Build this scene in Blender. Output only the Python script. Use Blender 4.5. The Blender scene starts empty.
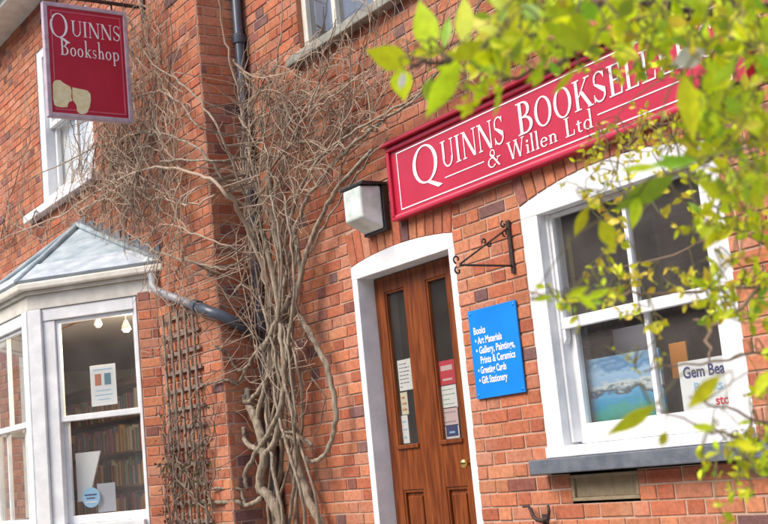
import bpy, math, random
from mathutils import Vector, Matrix, noise
R = math.radians
rnd = random.Random(7)
C = bpy.context.scene.collection
sc = bpy.context.scene

# ------------------------------------------------------------------ camera, sky, sun, exposure
CAM = Vector((0, -4.3, 1.1))
RV = Vector((0.55502411, 0.82628209, -0.09594865))
UV = Vector((0.18959785, -0.0133511, 0.98177105))
FV = Vector((-0.80993882, 0.56309826, 0.1640715))
cd = bpy.data.cameras.new('camera'); cam = bpy.data.objects.new('camera', cd); C.objects.link(cam)
cam.matrix_world = Matrix(((RV.x, UV.x, -FV.x, CAM.x), (RV.y, UV.y, -FV.y, CAM.y), (RV.z, UV.z, -FV.z, CAM.z), (0, 0, 0, 1)))
cd.sensor_width = 36; cd.lens = 1227 / 768 * 36; cd.clip_end = 500; cd.clip_start = .02
cd.dof.use_dof = True; cd.dof.focus_distance = 7.0; cd.dof.aperture_fstop = 7.5
sc.camera = cam
SUN_EL, SUN_AZ = R(46), R(188)       # compass azimuth of the sun: in front of the facade
w = bpy.data.worlds.new('World'); sc.world = w; w.use_nodes = True
nt = w.node_tree; nt.nodes.clear()
sky = nt.nodes.new('ShaderNodeTexSky'); sky.sky_type = 'NISHITA'; sky.sun_disc = False
sky.sun_elevation = SUN_EL; sky.sun_rotation = SUN_AZ; sky.dust_density = 2.5; sky.air_density = 1.0
bg = nt.nodes.new('ShaderNodeBackground'); bg.inputs[1].default_value = .15
wo = nt.nodes.new('ShaderNodeOutputWorld')
nt.links.new(sky.outputs[0], bg.inputs[0]); nt.links.new(bg.outputs[0], wo.inputs[0])
sl = bpy.data.lights.new('sun', 'SUN'); sl.energy = 1.6; sl.angle = R(32); sl.color = (1, .93, .83)
so = bpy.data.objects.new('sun', sl); C.objects.link(so); so.location = (-3, -8, 12)
sd = Vector((math.sin(SUN_AZ) * math.cos(SUN_EL), math.cos(SUN_AZ) * math.cos(SUN_EL), math.sin(SUN_EL)))
so.rotation_euler = sd.to_track_quat('Z', 'Y').to_euler()
sc.view_settings.view_transform = 'Standard'; sc.view_settings.look = 'None'
sc.view_settings.gamma = 1; sc.view_settings.use_curve_mapping = False
sc.view_settings.exposure = 1.0
sc.cycles.use_denoising = True
sc.cycles.max_bounces = 10; sc.cycles.transparent_max_bounces = 16

# ------------------------------------------------------------------ helpers
def ray(px, py): return RV * ((px - 384) / 1227) - UV * ((py - 262) / 1227) + FV
def at(px, py, Y):                      # the point of the plane y = Y that the photograph shows at a pixel
    d = ray(px, py); return CAM + d * ((Y - CAM.y) / d.y)
def far(px, py, D): return CAM + ray(px, py).normalized() * D

def pm(name, c, c2=None, scale=8, rough=.6, bump=0, bscale=None, spec=.5, metal=0, stretch=None, detail=5, trans=0, coat=0):
    m = bpy.data.materials.new(name); m.use_nodes = True; n = m.node_tree; b = n.nodes['Principled BSDF']
    b.inputs['Roughness'].default_value = rough; b.inputs['Metallic'].default_value = metal
    b.inputs['Specular IOR Level'].default_value = spec; b.inputs['Coat Weight'].default_value = coat
    b.inputs['Base Color'].default_value = (*c, 1)
    if c2 or bump:
        tc = n.nodes.new('ShaderNodeTexCoord'); mp = n.nodes.new('ShaderNodeMapping')
        mp.inputs['Scale'].default_value = stretch or (1, 1, 1)
        n.links.new(tc.outputs['Object'], mp.inputs[0])
        nz = n.nodes.new('ShaderNodeTexNoise'); nz.inputs['Scale'].default_value = scale; nz.inputs['Detail'].default_value = detail
        n.links.new(mp.outputs[0], nz.inputs['Vector'])
        if c2:
            r = n.nodes.new('ShaderNodeValToRGB'); r.color_ramp.elements[0].color = (*c, 1); r.color_ramp.elements[1].color = (*c2, 1)
            r.color_ramp.elements[0].position = .35; r.color_ramp.elements[1].position = .68
            n.links.new(nz.outputs[0], r.inputs[0]); n.links.new(r.outputs[0], b.inputs['Base Color'])
        if bump:
            nb = n.nodes.new('ShaderNodeTexNoise'); nb.inputs['Scale'].default_value = bscale or scale * 3; nb.inputs['Detail'].default_value = 6
            n.links.new(mp.outputs[0], nb.inputs['Vector'])
            bp = n.nodes.new('ShaderNodeBump'); bp.inputs['Strength'].default_value = bump; bp.inputs['Distance'].default_value = .01
            n.links.new(nb.outputs[0], bp.inputs['Height']); n.links.new(bp.outputs[0], b.inputs['Normal'])
    return m

def brick_mat():
    m = bpy.data.materials.new('red_brick'); m.use_nodes = True; n = m.node_tree; b = n.nodes['Principled BSDF']
    b.inputs['Roughness'].default_value = .88; b.inputs['Specular IOR Level'].default_value = .25
    at_ = n.nodes.new('ShaderNodeAttribute'); at_.attribute_name = 'Col'
    tc = n.nodes.new('ShaderNodeTexCoord')
    a = n.nodes.new('ShaderNodeTexNoise'); a.inputs['Scale'].default_value = 38; a.inputs['Detail'].default_value = 8; a.inputs['Roughness'].default_value = .65
    n.links.new(tc.outputs['Object'], a.inputs['Vector'])
    r = n.nodes.new('ShaderNodeMapRange'); r.inputs[1].default_value = .3; r.inputs[2].default_value = .7; r.inputs[3].default_value = .72; r.inputs[4].default_value = 1.22
    n.links.new(a.outputs[0], r.inputs[0])
    mx = n.nodes.new('ShaderNodeMix'); mx.data_type = 'RGBA'; mx.blend_type = 'MULTIPLY'; mx.inputs[0].default_value = 1
    n.links.new(at_.outputs['Color'], mx.inputs[6]); n.links.new(r.outputs[0], mx.inputs[7])
    # pale lime bloom and sooty patches of weathering over many bricks
    l = n.nodes.new('ShaderNodeTexNoise'); l.inputs['Scale'].default_value = 2.3; l.inputs['Detail'].default_value = 9; l.inputs['Roughness'].default_value = .72
    n.links.new(tc.outputs['Object'], l.inputs['Vector'])
    lr = n.nodes.new('ShaderNodeMapRange'); lr.inputs[1].default_value = .50; lr.inputs[2].default_value = .75; lr.inputs[3].default_value = 0; lr.inputs[4].default_value = .55
    n.links.new(l.outputs[0], lr.inputs[0])
    m2 = n.nodes.new('ShaderNodeMix'); m2.data_type = 'RGBA'; m2.inputs[7].default_value = (.47, .30, .21, 1)
    n.links.new(lr.outputs[0], m2.inputs[0]); n.links.new(mx.outputs[2], m2.inputs[6])
    d = n.nodes.new('ShaderNodeMapRange'); d.inputs[1].default_value = .44; d.inputs[2].default_value = .28; d.inputs[3].default_value = 0; d.inputs[4].default_value = .4
    n.links.new(l.outputs[0], d.inputs[0])
    m3 = n.nodes.new('ShaderNodeMix'); m3.data_type = 'RGBA'; m3.inputs[7].default_value = (.15, .07, .05, 1)
    n.links.new(d.outputs[0], m3.inputs[0]); n.links.new(m2.outputs[2], m3.inputs[6])
    n.links.new(m3.outputs[2], b.inputs['Base Color'])
    bp = n.nodes.new('ShaderNodeBump'); bp.inputs['Strength'].default_value = .5; bp.inputs['Distance'].default_value = .006
    n.links.new(a.outputs[0], bp.inputs['Height']); n.links.new(bp.outputs[0], b.inputs['Normal'])
    return m

def glass_mat(name='window_glass', k=1.0, tint=(.86, .88, .87), lo=.07, haze=.10):
    m = bpy.data.materials.new(name); m.use_nodes = True; n = m.node_tree; n.nodes.remove(n.nodes['Principled BSDF'])
    o = n.nodes['Material Output']; t = n.nodes.new('ShaderNodeBsdfTransparent'); t.inputs[0].default_value = (*tint, 1)
    g = n.nodes.new('ShaderNodeBsdfGlossy'); g.inputs['Roughness'].default_value = .015; g.inputs[0].default_value = (.95, .97, 1, 1)
    lw = n.nodes.new('ShaderNodeLayerWeight'); lw.inputs[0].default_value = .5
    f = n.nodes.new('ShaderNodeMath'); f.operation = 'POWER'; f.inputs[1].default_value = 5; n.links.new(lw.outputs['Facing'], f.inputs[0])
    mr = n.nodes.new('ShaderNodeMapRange'); mr.inputs[1].default_value = 0; mr.inputs[2].default_value = 1; mr.inputs[3].default_value = lo; mr.inputs[4].default_value = k
    n.links.new(f.outputs[0], mr.inputs[0])
    tc = n.nodes.new('ShaderNodeTexCoord'); nz = n.nodes.new('ShaderNodeTexNoise'); nz.inputs['Scale'].default_value = 3.5; nz.inputs['Detail'].default_value = 1
    n.links.new(tc.outputs['Object'], nz.inputs['Vector'])
    bp = n.nodes.new('ShaderNodeBump'); bp.inputs['Strength'].default_value = .05; bp.inputs['Distance'].default_value = .02
    n.links.new(nz.outputs[0], bp.inputs['Height']); n.links.new(bp.outputs[0], g.inputs['Normal'])
    mx = n.nodes.new('ShaderNodeMixShader'); n.links.new(mr.outputs[0], mx.inputs[0]); n.links.new(t.outputs[0], mx.inputs[1]); n.links.new(g.outputs[0], mx.inputs[2])
    df = n.nodes.new('ShaderNodeBsdfDiffuse'); df.inputs[0].default_value = (.50, .45, .41, 1)      # pale veil painted in for the soft grey-brown haze of the reflections
    n2 = n.nodes.new('ShaderNodeTexNoise'); n2.inputs['Scale'].default_value = 5; n2.inputs['Detail'].default_value = 6; n.links.new(tc.outputs['Object'], n2.inputs['Vector'])
    m2 = n.nodes.new('ShaderNodeMapRange'); m2.inputs[1].default_value = .3; m2.inputs[2].default_value = .75; m2.inputs[3].default_value = haze * .7; m2.inputs[4].default_value = haze * 1.35
    n.links.new(n2.outputs[0], m2.inputs[0]); mx2 = n.nodes.new('ShaderNodeMixShader'); n.links.new(m2.outputs[0], mx2.inputs[0])
    n.links.new(mx.outputs[0], mx2.inputs[1]); n.links.new(df.outputs[0], mx2.inputs[2]); n.links.new(mx2.outputs[0], o.inputs[0]); return m

def leaf_mat(name, c, tc, rough=.45, tr=.5):
    m = bpy.data.materials.new(name); m.use_nodes = True; n = m.node_tree; b = n.nodes['Principled BSDF']; o = n.nodes['Material Output']
    b.inputs['Roughness'].default_value = rough
    a = n.nodes.new('ShaderNodeNewGeometry')
    hs = n.nodes.new('ShaderNodeHueSaturation'); hs.inputs['Color'].default_value = (*c, 1)
    v = n.nodes.new('ShaderNodeMapRange'); v.inputs[3].default_value = .72; v.inputs[4].default_value = 1.25
    n.links.new(a.outputs['Random Per Island'], v.inputs[0]); n.links.new(v.outputs[0], hs.inputs['Value'])
    h = n.nodes.new('ShaderNodeMapRange'); h.inputs[3].default_value = .475; h.inputs[4].default_value = .525
    ml = n.nodes.new('ShaderNodeMath'); ml.operation = 'MULTIPLY'; ml.inputs[1].default_value = 7.31
    fr = n.nodes.new('ShaderNodeMath'); fr.operation = 'FRACT'
    n.links.new(a.outputs['Random Per Island'], ml.inputs[0]); n.links.new(ml.outputs[0], fr.inputs[0]); n.links.new(fr.outputs[0], h.inputs[0]); n.links.new(h.outputs[0], hs.inputs['Hue'])
    tx = n.nodes.new('ShaderNodeTexCoord'); nz = n.nodes.new('ShaderNodeTexNoise'); nz.inputs['Scale'].default_value = 90; nz.inputs['Detail'].default_value = 5
    n.links.new(tx.outputs['Object'], nz.inputs['Vector']); bl = n.nodes.new('ShaderNodeMapRange'); bl.inputs[1].default_value = .35; bl.inputs[2].default_value = .65; bl.inputs[3].default_value = .72; bl.inputs[4].default_value = 1.08
    n.links.new(nz.outputs[0], bl.inputs[0]); mb_ = n.nodes.new('ShaderNodeMix'); mb_.data_type = 'RGBA'; mb_.blend_type = 'MULTIPLY'; mb_.inputs[0].default_value = 1
    n.links.new(hs.outputs[0], mb_.inputs[6]); n.links.new(bl.outputs[0], mb_.inputs[7]); n.links.new(mb_.outputs[2], b.inputs['Base Color'])
    t = n.nodes.new('ShaderNodeBsdfTranslucent')
    h2 = n.nodes.new('ShaderNodeHueSaturation'); h2.inputs['Color'].default_value = (*tc, 1); n.links.new(v.outputs[0], h2.inputs['Value']); n.links.new(h.outputs[0], h2.inputs['Hue'])
    n.links.new(h2.outputs[0], t.inputs[0])
    mx = n.nodes.new('ShaderNodeMixShader'); mx.inputs[0].default_value = tr
    n.links.new(b.outputs[0], mx.inputs[1]); n.links.new(t.outputs[0], mx.inputs[2]); n.links.new(mx.outputs[0], o.inputs[0])
    return m

def glow(name, c, s):
    m = bpy.data.materials.new(name); m.use_nodes = True; b = m.node_tree.nodes['Principled BSDF']
    b.inputs['Base Color'].default_value = (*c, 1); b.inputs['Emission Color'].default_value = (*c, 1); b.inputs['Emission Strength'].default_value = s
    return m

M = dict(
    brick=brick_mat(),
    mortar=pm('mortar', (.42, .28, .21), (.56, .40, .31), 5, .95, .5, 90, .2, detail=9),
    white=pm('white_paint', (.66, .665, .67), (.82, .82, .82), 7, .5, .25, 70, detail=9),
    oldwhite=pm('weathered_cream_paint', (.58, .54, .46), (.72, .69, .62), 7, .6, .3, 50),
    sill=pm('slate_sill', (.085, .10, .125), (.15, .165, .19), 9, .6, .3, 50),
    stone=pm('lichen_stone', (.20, .20, .17), (.33, .32, .27), 10, .85, .5, 45),
    lead=pm('lead_sheet', (.27, .33, .36), (.42, .48, .50), 7, .8, .4, 30, spec=.2, detail=9, stretch=(1, 1, .5)),
    leaddark=pm('dark_lead_flashing', (.15, .165, .19), (.24, .255, .28), 8, .6, .3, 40),
    slate=pm('roof_slate', (.09, .095, .11), (.16, .16, .18), 6, .7, .3, 40),
    wood=pm('varnished_wood', (.115, .025, .006), (.255, .068, .014), 5, .38, .12, 26, spec=.3, stretch=(9, 9, .8), coat=.08),
    woodsill=pm('weathered_wood', (.17, .12, .09), (.30, .23, .18), 12, .8, .4, 60, stretch=(3, 3, 1)),
    black=pm('black_paint', (.012, .012, .014), (.025, .025, .027), 20, .38, .1, 60),
    iron=pm('rusty_iron', (.022, .014, .012), (.075, .035, .022), 30, .7, .5, 90),
    pipe=pm('painted_pipe', (.05, .062, .085), (.085, .10, .13), 10, .35, .05, 60),
    greypipe=pm('grey_pipe', (.26, .26, .28), (.36, .36, .38), 10, .5, .2, 60),
    signred=pm('crimson_sign_paint', (.42, .010, .036), (.50, .016, .05), 3, .36, .05, 50),
    signdark=pm('deep_red_sign_paint', (.30, .004, .018), (.37, .008, .027), 4, .34, .05, 50),
    pinkedge=pm('faded_pink_moulding', (.58, .10, .15), (.66, .17, .21), 5, .45),
    letter=pm('white_lettering', (.80, .77, .78), (.86, .84, .84), 20, .5),
    lilac=pm('weathered_lilac_frame', (.42, .31, .37), (.55, .45, .49), 12, .5, .1, 60),
    blue=pm('blue_sign_enamel', (.006, .20, .66), (.012, .25, .76), 3, .3),
    brass=pm('brass', (.78, .50, .16), rough=.2, metal=1),
    glass=glass_mat(), doorglass=glass_mat('door_glass', .9, (.78, .78, .75), .06, .06), upglass=glass_mat('upper_glass', 1, (.5, .55, .6), .10),
    diff=pm('frosted_diffuser', (.46, .52, .46), (.74, .77, .74), 9, .35, .15, 40, detail=8),
    bark=pm('grey_vine_bark', (.17, .13, .09), (.42, .34, .25), 16, .9, 1.0, 60, stretch=(2.5, 2.5, .35), detail=9),
    twig=pm('pale_dead_twig', (.30, .215, .15), (.50, .39, .29), 3, .85, .3, 60),
    lightbranch=pm('light_brown_branch', (.24, .15, .10), (.38, .26, .18), 8, .8, .3, 60),
    darktwig=pm('brown_twig', (.05, .03, .02), (.12, .075, .05), 8, .8, .3, 60),
    paper=pm('white_paper', (.78, .79, .80), (.82, .83, .84), 3, .7), cream=pm('cream_paper', (.70, .64, .48), (.76, .70, .55), 8, .7),
    ink=pm('printed_text', (.10, .11, .16), rough=.7), navy=pm('navy_print', (.02, .03, .17), rough=.6), redink=pm('red_print', (.62, .02, .05), rough=.6),
    rust=pm('rust_print', (.50, .15, .07), rough=.7), teal=pm('teal_print', (.09, .22, .30), rough=.7), orange=pm('orange_card', (.72, .26, .02), rough=.6),
    pink=pm('pale_pink_paper', (.68, .52, .54), rough=.7), skyink=pm('pale_blue_print', (.30, .55, .78), rough=.6), green=pm('green_print', (.06, .32, .16), rough=.6),
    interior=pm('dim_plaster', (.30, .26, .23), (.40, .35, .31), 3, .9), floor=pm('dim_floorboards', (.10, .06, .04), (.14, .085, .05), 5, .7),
    shelfwood=pm('shelf_wood', (.16, .08, .04), (.24, .12, .06), 5, .6, stretch=(1, 1, 6)),
    grey=pm('grey_card', (.38, .39, .45), (.46, .47, .52), 3, .8), yellow=pm('yellow_card', (.62, .42, .12), rough=.7),
    bookcream=pm('cream_gilt_logo', (.74, .66, .30), (.84, .80, .56), 26, .5),
    asphalt=pm('asphalt', (.045, .045, .047), (.07, .07, .07), 40, .9, .5, 120), paving=pm('paving', (.26, .25, .23), (.34, .33, .30), 6, .9, .3, 60),
    mortar_reveal=pm('brick_reveal', (.34, .12, .065), (.42, .17, .09), 12, .9, .4, 60),
    kerb=pm('kerb_stone', (.30, .30, .29), (.38, .37, .35), 12, .9, .3, 60), earth=pm('ground_soil', (.09, .07, .05), (.14, .11, .08), 4, .95, .5, 30),
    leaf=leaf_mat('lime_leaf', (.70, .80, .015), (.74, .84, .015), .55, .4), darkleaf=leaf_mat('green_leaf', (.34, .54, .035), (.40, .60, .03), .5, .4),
    yleaf=leaf_mat('golden_young_leaf', (.74, .66, .06), (.76, .66, .05), .5, .4), paleleaf=leaf_mat('overexposed_leaf', (.86, .87, .84), (.8, .8, .74), .5, .25),
    redleaf=leaf_mat('withered_russet_leaf', (.15, .06, .045), (.20, .08, .05), .6, .3), olive=leaf_mat('olive_leaf', (.11, .13, .045), (.16, .20, .05), .6, .3),
    bulb=glow('lit_bulb', (1, .85, .62), 14),
)

class MB:                               # collects shapes into one mesh
    def __init__(s): s.v = []; s.f = []; s.m = []; s.c = None; s.mats = []
    def mi(s, m):
        m = M[m] if isinstance(m, str) else m
        if m not in s.mats: s.mats.append(m)
        return s.mats.index(m)
    def face(s, pts, m=None):
        o = len(s.v); s.v += [tuple(p) for p in pts]; s.f.append(tuple(range(o, o + len(pts)))); s.m.append(s.mi(m) if m else 0)
    def box(s, x0, x1, y0, y1, z0, z1, m=None):
        o = len(s.v)
        s.v += [(x, y, z) for z in (z0, z1) for y in (y0, y1) for x in (x0, x1)]
        k = s.mi(m) if m else 0
        for q in ((0, 2, 3, 1), (4, 5, 7, 6), (0, 1, 5, 4), (2, 6, 7, 3), (0, 4, 6, 2), (1, 3, 7, 5)):
            s.f.append(tuple(o + i for i in q)); s.m.append(k)
    def prism(s, poly, y0, y1, m=None):     # polygon in (x, z), pulled from y0 to y1
        o = len(s.v); n = len(poly); k = s.mi(m) if m else 0
        s.v += [(x, y0, z) for x, z in poly] + [(x, y1, z) for x, z in poly]
        s.f.append(tuple(range(o, o + n))); s.f.append(tuple(range(o + 2 * n - 1, o + n - 1, -1))); s.m += [k, k]
        for i in range(n):
            j = (i + 1) % n; s.f.append((o + j, o + i, o + n + i, o + n + j)); s.m.append(k)
    def slab(s, pts, t, m=None):            # a polygon in space with thickness along its normal
        pts = [Vector(p) for p in pts]; nn = (pts[1] - pts[0]).cross(pts[2] - pts[0]).normalized() * t
        o = len(s.v); n = len(pts); k = s.mi(m) if m else 0
        s.v += [tuple(p) for p in pts] + [tuple(p + nn) for p in pts]
        s.f.append(tuple(range(o + n - 1, o - 1, -1))); s.f.append(tuple(range(o + n, o + 2 * n))); s.m += [k, k]
        for i in range(n):
            j = (i + 1) % n; s.f.append((o + i, o + j, o + n + j, o + n + i)); s.m.append(k)
    def tube(s, pts, r, sides=6, m=None, caps=True):
        pts = [Vector(p) for p in pts]; n = len(pts); k = s.mi(m) if m else 0
        if not isinstance(r, (list, tuple)): r = [r] * n
        o = len(s.v); up = Vector((.31, .52, .79))
        for i, p in enumerate(pts):
            d = (pts[min(i + 1, n - 1)] - pts[max(i - 1, 0)])
            d = d.normalized() if d.length > 1e-9 else Vector((0, 0, 1))
            a = d.cross(up); a = (a if a.length > 1e-3 else d.cross(Vector((1, 0, 0)))).normalized(); up = a.cross(d); b = d.cross(a)
            for q in range(sides):
                t = 2 * math.pi * q / sides; s.v.append(tuple(p + a * (math.cos(t) * r[i]) + b * (math.sin(t) * r[i])))
        for i in range(n - 1):
            for q in range(sides):
                q2 = (q + 1) % sides; s.f.append((o + i * sides + q, o + i * sides + q2, o + (i + 1) * sides + q2, o + (i + 1) * sides + q)); s.m.append(k)
        if caps:
            s.f.append(tuple(o + q for q in range(sides))[::-1]); s.f.append(tuple(o + (n - 1) * sides + q for q in range(sides))); s.m += [k, k]
    def lathe(s, prof, c, axis, sides=20, m=None):   # prof: (radius, distance along axis)
        a = Vector(axis).normalized(); u = a.cross(Vector((.3, .5, .8))).normalized(); w_ = a.cross(u); c = Vector(c); o = len(s.v); k = s.mi(m) if m else 0
        for rr, h in prof:
            for q in range(sides):
                t = 2 * math.pi * q / sides; s.v.append(tuple(c + a * h + u * (rr * math.cos(t)) + w_ * (rr * math.sin(t))))
        for i in range(len(prof) - 1):
            for q in range(sides):
                q2 = (q + 1) % sides; s.f.append((o + i * sides + q, o + i * sides + q2, o + (i + 1) * sides + q2, o + (i + 1) * sides + q)); s.m.append(k)
        s.f.append(tuple(o + q for q in range(sides))[::-1]); s.f.append(tuple(o + (len(prof) - 1) * sides + q for q in range(sides))); s.m += [k, k]
    def build(s, name, m=None, parent=None, X=None, bevel=0, smooth=False, fix=True):
        me = bpy.data.meshes.new(name)
        v = [tuple(X @ Vector(p)) for p in s.v] if X is not None else s.v
        me.from_pydata(v, [], s.f)
        for mm in s.mats: me.materials.append(mm)
        if not s.mats: me.materials.append(M[m] if isinstance(m, str) else m)
        me.polygons.foreach_set('material_index', s.m if s.mats else [0] * len(s.f))
        if smooth: me.polygons.foreach_set('use_smooth', [True] * len(s.f))
        if s.c:
            a = me.color_attributes.new('Col', 'FLOAT_COLOR', 'POINT')
            a.data.foreach_set('color', [x for c in s.c for x in (*c, 1)])
        me.update()
        if fix:
            import bmesh
            bm = bmesh.new(); bm.from_mesh(me); bmesh.ops.recalc_face_normals(bm, faces=bm.faces); bm.to_mesh(me); bm.free()
        o = bpy.data.objects.new(name, me); C.objects.link(o)
        if parent:
            o.parent = parent
            bpy_m = Matrix.Translation(-parent_loc(parent)); me.transform(bpy_m)
        if bevel:
            b = o.modifiers.new('soft_edges', 'BEVEL'); b.width = bevel; b.segments = 2; b.limit_method = 'ANGLE'; b.angle_limit = R(40)
        return o
def parent_loc(p):
    v = Vector((0, 0, 0))
    while p: v += p.location; p = p.parent
    return v
def thing(name, label, cat, loc=(0, 0, 0), group=None, kind=None):
    o = bpy.data.objects.new(name, None); C.objects.link(o); o.location = loc; o.empty_display_size = .1
    return tag(o, label, cat, group, kind)
def tag(o, label=None, cat=None, group=None, kind=None):
    if label: o['label'] = label
    if cat: o['category'] = cat
    if group: o['group'] = group
    if kind: o['kind'] = kind
    return o

# ------------------------------------------------------------------ bricks
PAL = [(.46, .155, .078), (.48, .175, .088), (.42, .13, .068), (.50, .20, .102), (.39, .115, .062), (.46, .18, .105), (.48, .195, .118)]
DARK = [(.17, .085, .08), (.20, .10, .09), (.25, .09, .065), (.28, .11, .085)]
def brick_col(r, dark):
    c = r.choice(DARK) if r.random() < dark else r.choice(PAL)
    k = r.uniform(.85, 1.15); return tuple(x * k for x in c)
def one_brick(mb, X, u0, u1, z0, z1, col, r, d0=0.0):
    # X maps (u, depth, z) to the world; depth is negative towards the street
    j = lambda a: r.uniform(-a, a)
    pr = -.0065 + j(.0018) + d0; tl = j(.0012); tu = j(.0012); b = .0035
    o = len(mb.v); k = mb.mi('brick')
    u0 += j(.0018); u1 += j(.0018); z0 += j(.0018); z1 += j(.0018)
    q = [(u0, z0), (u1, z0), (u1, z1), (u0, z1)]; s = [(1, 1), (-1, 1), (-1, -1), (1, -1)]
    for (u, z), (a, c) in zip(q, s): mb.v.append(tuple(X @ Vector((u + a * b + j(.0012), pr + a * tu + c * tl, z + c * b + j(.0012)))))
    for (u, z), (a, c) in zip(q, s): mb.v.append(tuple(X @ Vector((u, pr + .0035, z))))
    for (u, z), (a, c) in zip(q, s): mb.v.append(tuple(X @ Vector((u, .004, z))))
    mb.f.append((o, o + 1, o + 2, o + 3)); mb.m.append(k)
    for L in (0, 4):
        for i in range(4):
            i2 = (i + 1) % 4; mb.f.append((o + L + i2, o + L + i, o + L + 4 + i, o + L + 4 + i2)); mb.m.append(k)
    mb.c += [col] * 12
def brick_face(mb, X, u0, u1, z0, z1, holes=(), arches=(), seed=1, dark=.04, course=.075):
    """Flemish bond. holes: (u0, u1, z0, z1); arches: (uc, zc, rin, half width, spring z)"""
    r = random.Random(seed); k = mb.mi('mortar'); n = int((z1 - z0) / course)
    def excl(z, pad):
        e = [(h[0], h[1]) for h in holes if h[2] < z < h[3]]
        for uc, zc, rin, hw, zs in arches:
            rr = rin + pad
            if zs - .03 < z < zc + rr:
                h_ = min((z - zc) * hw / math.sqrt(rin * rin - hw * hw) + .004, math.sqrt(max(0, rr * rr - (z - zc) ** 2)))
                if h_ > 0: e.append((uc - h_, uc + h_))
        return sorted(e)
    def cut(a, b, e):
        out = [(a, b)]
        for x0, x1 in e:
            out = [p for (s, t) in out for p in ((s, min(t, x0)), (max(s, x1), t)) if p[1] - p[0] > 1e-4]
        return out
    for i in range(n):
        a = z0 + i * course; b = a + course; mid = (a + b) / 2
        for s, t in cut(u0, u1, excl(mid, .03)):                     # the bed of mortar behind
            o = len(mb.v); mb.v += [tuple(X @ Vector(p)) for p in ((s, 0, a), (t, 0, a), (t, 0, b), (s, 0, b))]
            mb.f.append((o, o + 1, o + 2, o + 3)); mb.m.append(k); mb.c += [(0, 0, 0)] * 4
        e = excl(mid, .222)
        u = u0 + (0 if i % 2 else -.1687); hd = 0; c = 0
        while u < u1:
            L = .225 if c % 2 == 0 else .1125
            s, t = max(u, u0) + .005, min(u + L, u1) - .005
            dk = dark * (2.2 if c % 2 else .75) * (1.8 if noise.noise(Vector((u * .8, mid * .8, seed))) > .15 else .7)
            for p, q in cut(s, t, e):
                if q - p > .028: one_brick(mb, X, p, q, a + .005, b - .005, brick_col(r, dk), r)
            u += L; c += 1
    for uc, zc, rin, hw, zs in arches:                               # rings of bricks standing on end
        an = math.asin(hw / rin); m_ = max(3, int(2 * an * rin / .078)); st = 2 * an / m_
        for i in range(m_):
            a0 = -an + i * st; col = brick_col(r, .12)
            o = len(mb.v); kk = mb.mi('brick'); g = .0055 / rin; pr = -.011 + r.uniform(-.002, .002)
            P = lambda rad, ang, d: tuple(X @ Vector((uc + rad * math.sin(ang), d, zc + rad * math.cos(ang))))
            q = [(rin + .002, a0 + g), (rin + .002, a0 + st - g), (rin + .216, a0 + st - g), (rin + .216, a0 + g)]
            ins = [(.003, .003), (.003, -.003), (-.003, -.003), (-.003, .003)]
            for (rr, aa), (x, y) in zip(q, ins): mb.v.append(P(rr + x, aa + y / rin, pr))
            for rr, aa in q: mb.v.append(P(rr, aa, pr + .004))
            for rr, aa in q: mb.v.append(P(rr, aa, .03))
            mb.f.append((o, o + 1, o + 2, o + 3)); mb.m.append(kk)
            for L in (0, 4):
                for w_ in range(4):
                    w2 = (w_ + 1) % 4; mb.f.append((o + L + w2, o + L + w_, o + L + 4 + w_, o + L + 4 + w2)); mb.m.append(kk)
            mb.c += [col] * 12
        # mortar bed behind the ring
        N = 20
        for i in range(N):
            a0 = -an * 1.02 + 2.04 * an * i / N; a1 = a0 + 2.04 * an / N
            o = len(mb.v); mb.v += [P(rin, a0, -.001), P(rin, a1, -.001), P(rin + .235, a1, -.001), P(rin + .235, a0, -.001)]
            mb.f.append((o, o + 1, o + 2, o + 3)); mb.m.append(k); mb.c += [(0, 0, 0)] * 4
def arch(u0, u1, zs, rise):
    hw = (u1 - u0) / 2; rr = (hw * hw + rise * rise) / (2 * rise); return ((u0 + u1) / 2, zs + rise - rr, rr, hw, zs)
I4 = Matrix.Identity(4)

# ------------------------------------------------------------------ ground
g = MB(); g.box(-60, 60, -60, 60, -.30, -.16); tag(g.build('ground', 'earth'), kind='structure')
g = MB(); g.box(-40, 40, -13, -6.2, -.155, -.12); tag(g.build('road', 'asphalt'), kind='structure')
g = MB(); g.box(-40, 40, -6.05, 6, -.155, 0); tag(g.build('pavement', 'paving'), kind='structure')
g = MB(); g.box(-40, 40, -6.198, -6.054, -.155, .004); tag(g.build('kerb', 'kerb'), kind='structure', )

# unseen terrace added across the road to darken the reflections in the panes
op = thing('reflection_terrace', 'dull brown brick terrace added across the road to darken pane reflections', 'building', (-14, -14, 0))
b = MB(); b.box(-60, 24, -20, -14, -.1, 6.6); b.build('wall', pm('brown_brick_far', (.26, .17, .13), (.36, .25, .19), 2, .9), op)
b = MB(); b.slab([(-60, -13.7, 6.6), (24, -13.7, 6.6), (24, -17, 9.2), (-60, -17, 9.2)], .1); b.build('roof', 'slate', op)
for i in range(20):
    for z in (.9, 3.9):
        x = -58 + i * 4; b = MB(); b.box(x, x + 1.2, -14.05, -13.96, z, z + 1.7); f_ = b.build('window', 'oldwhite', op); b = MB(); b.box(x + .1, x + 1.1, -13.955, -13.93, z + .1, z + 1.6); b.build('pane', 'sill', f_)

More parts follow.
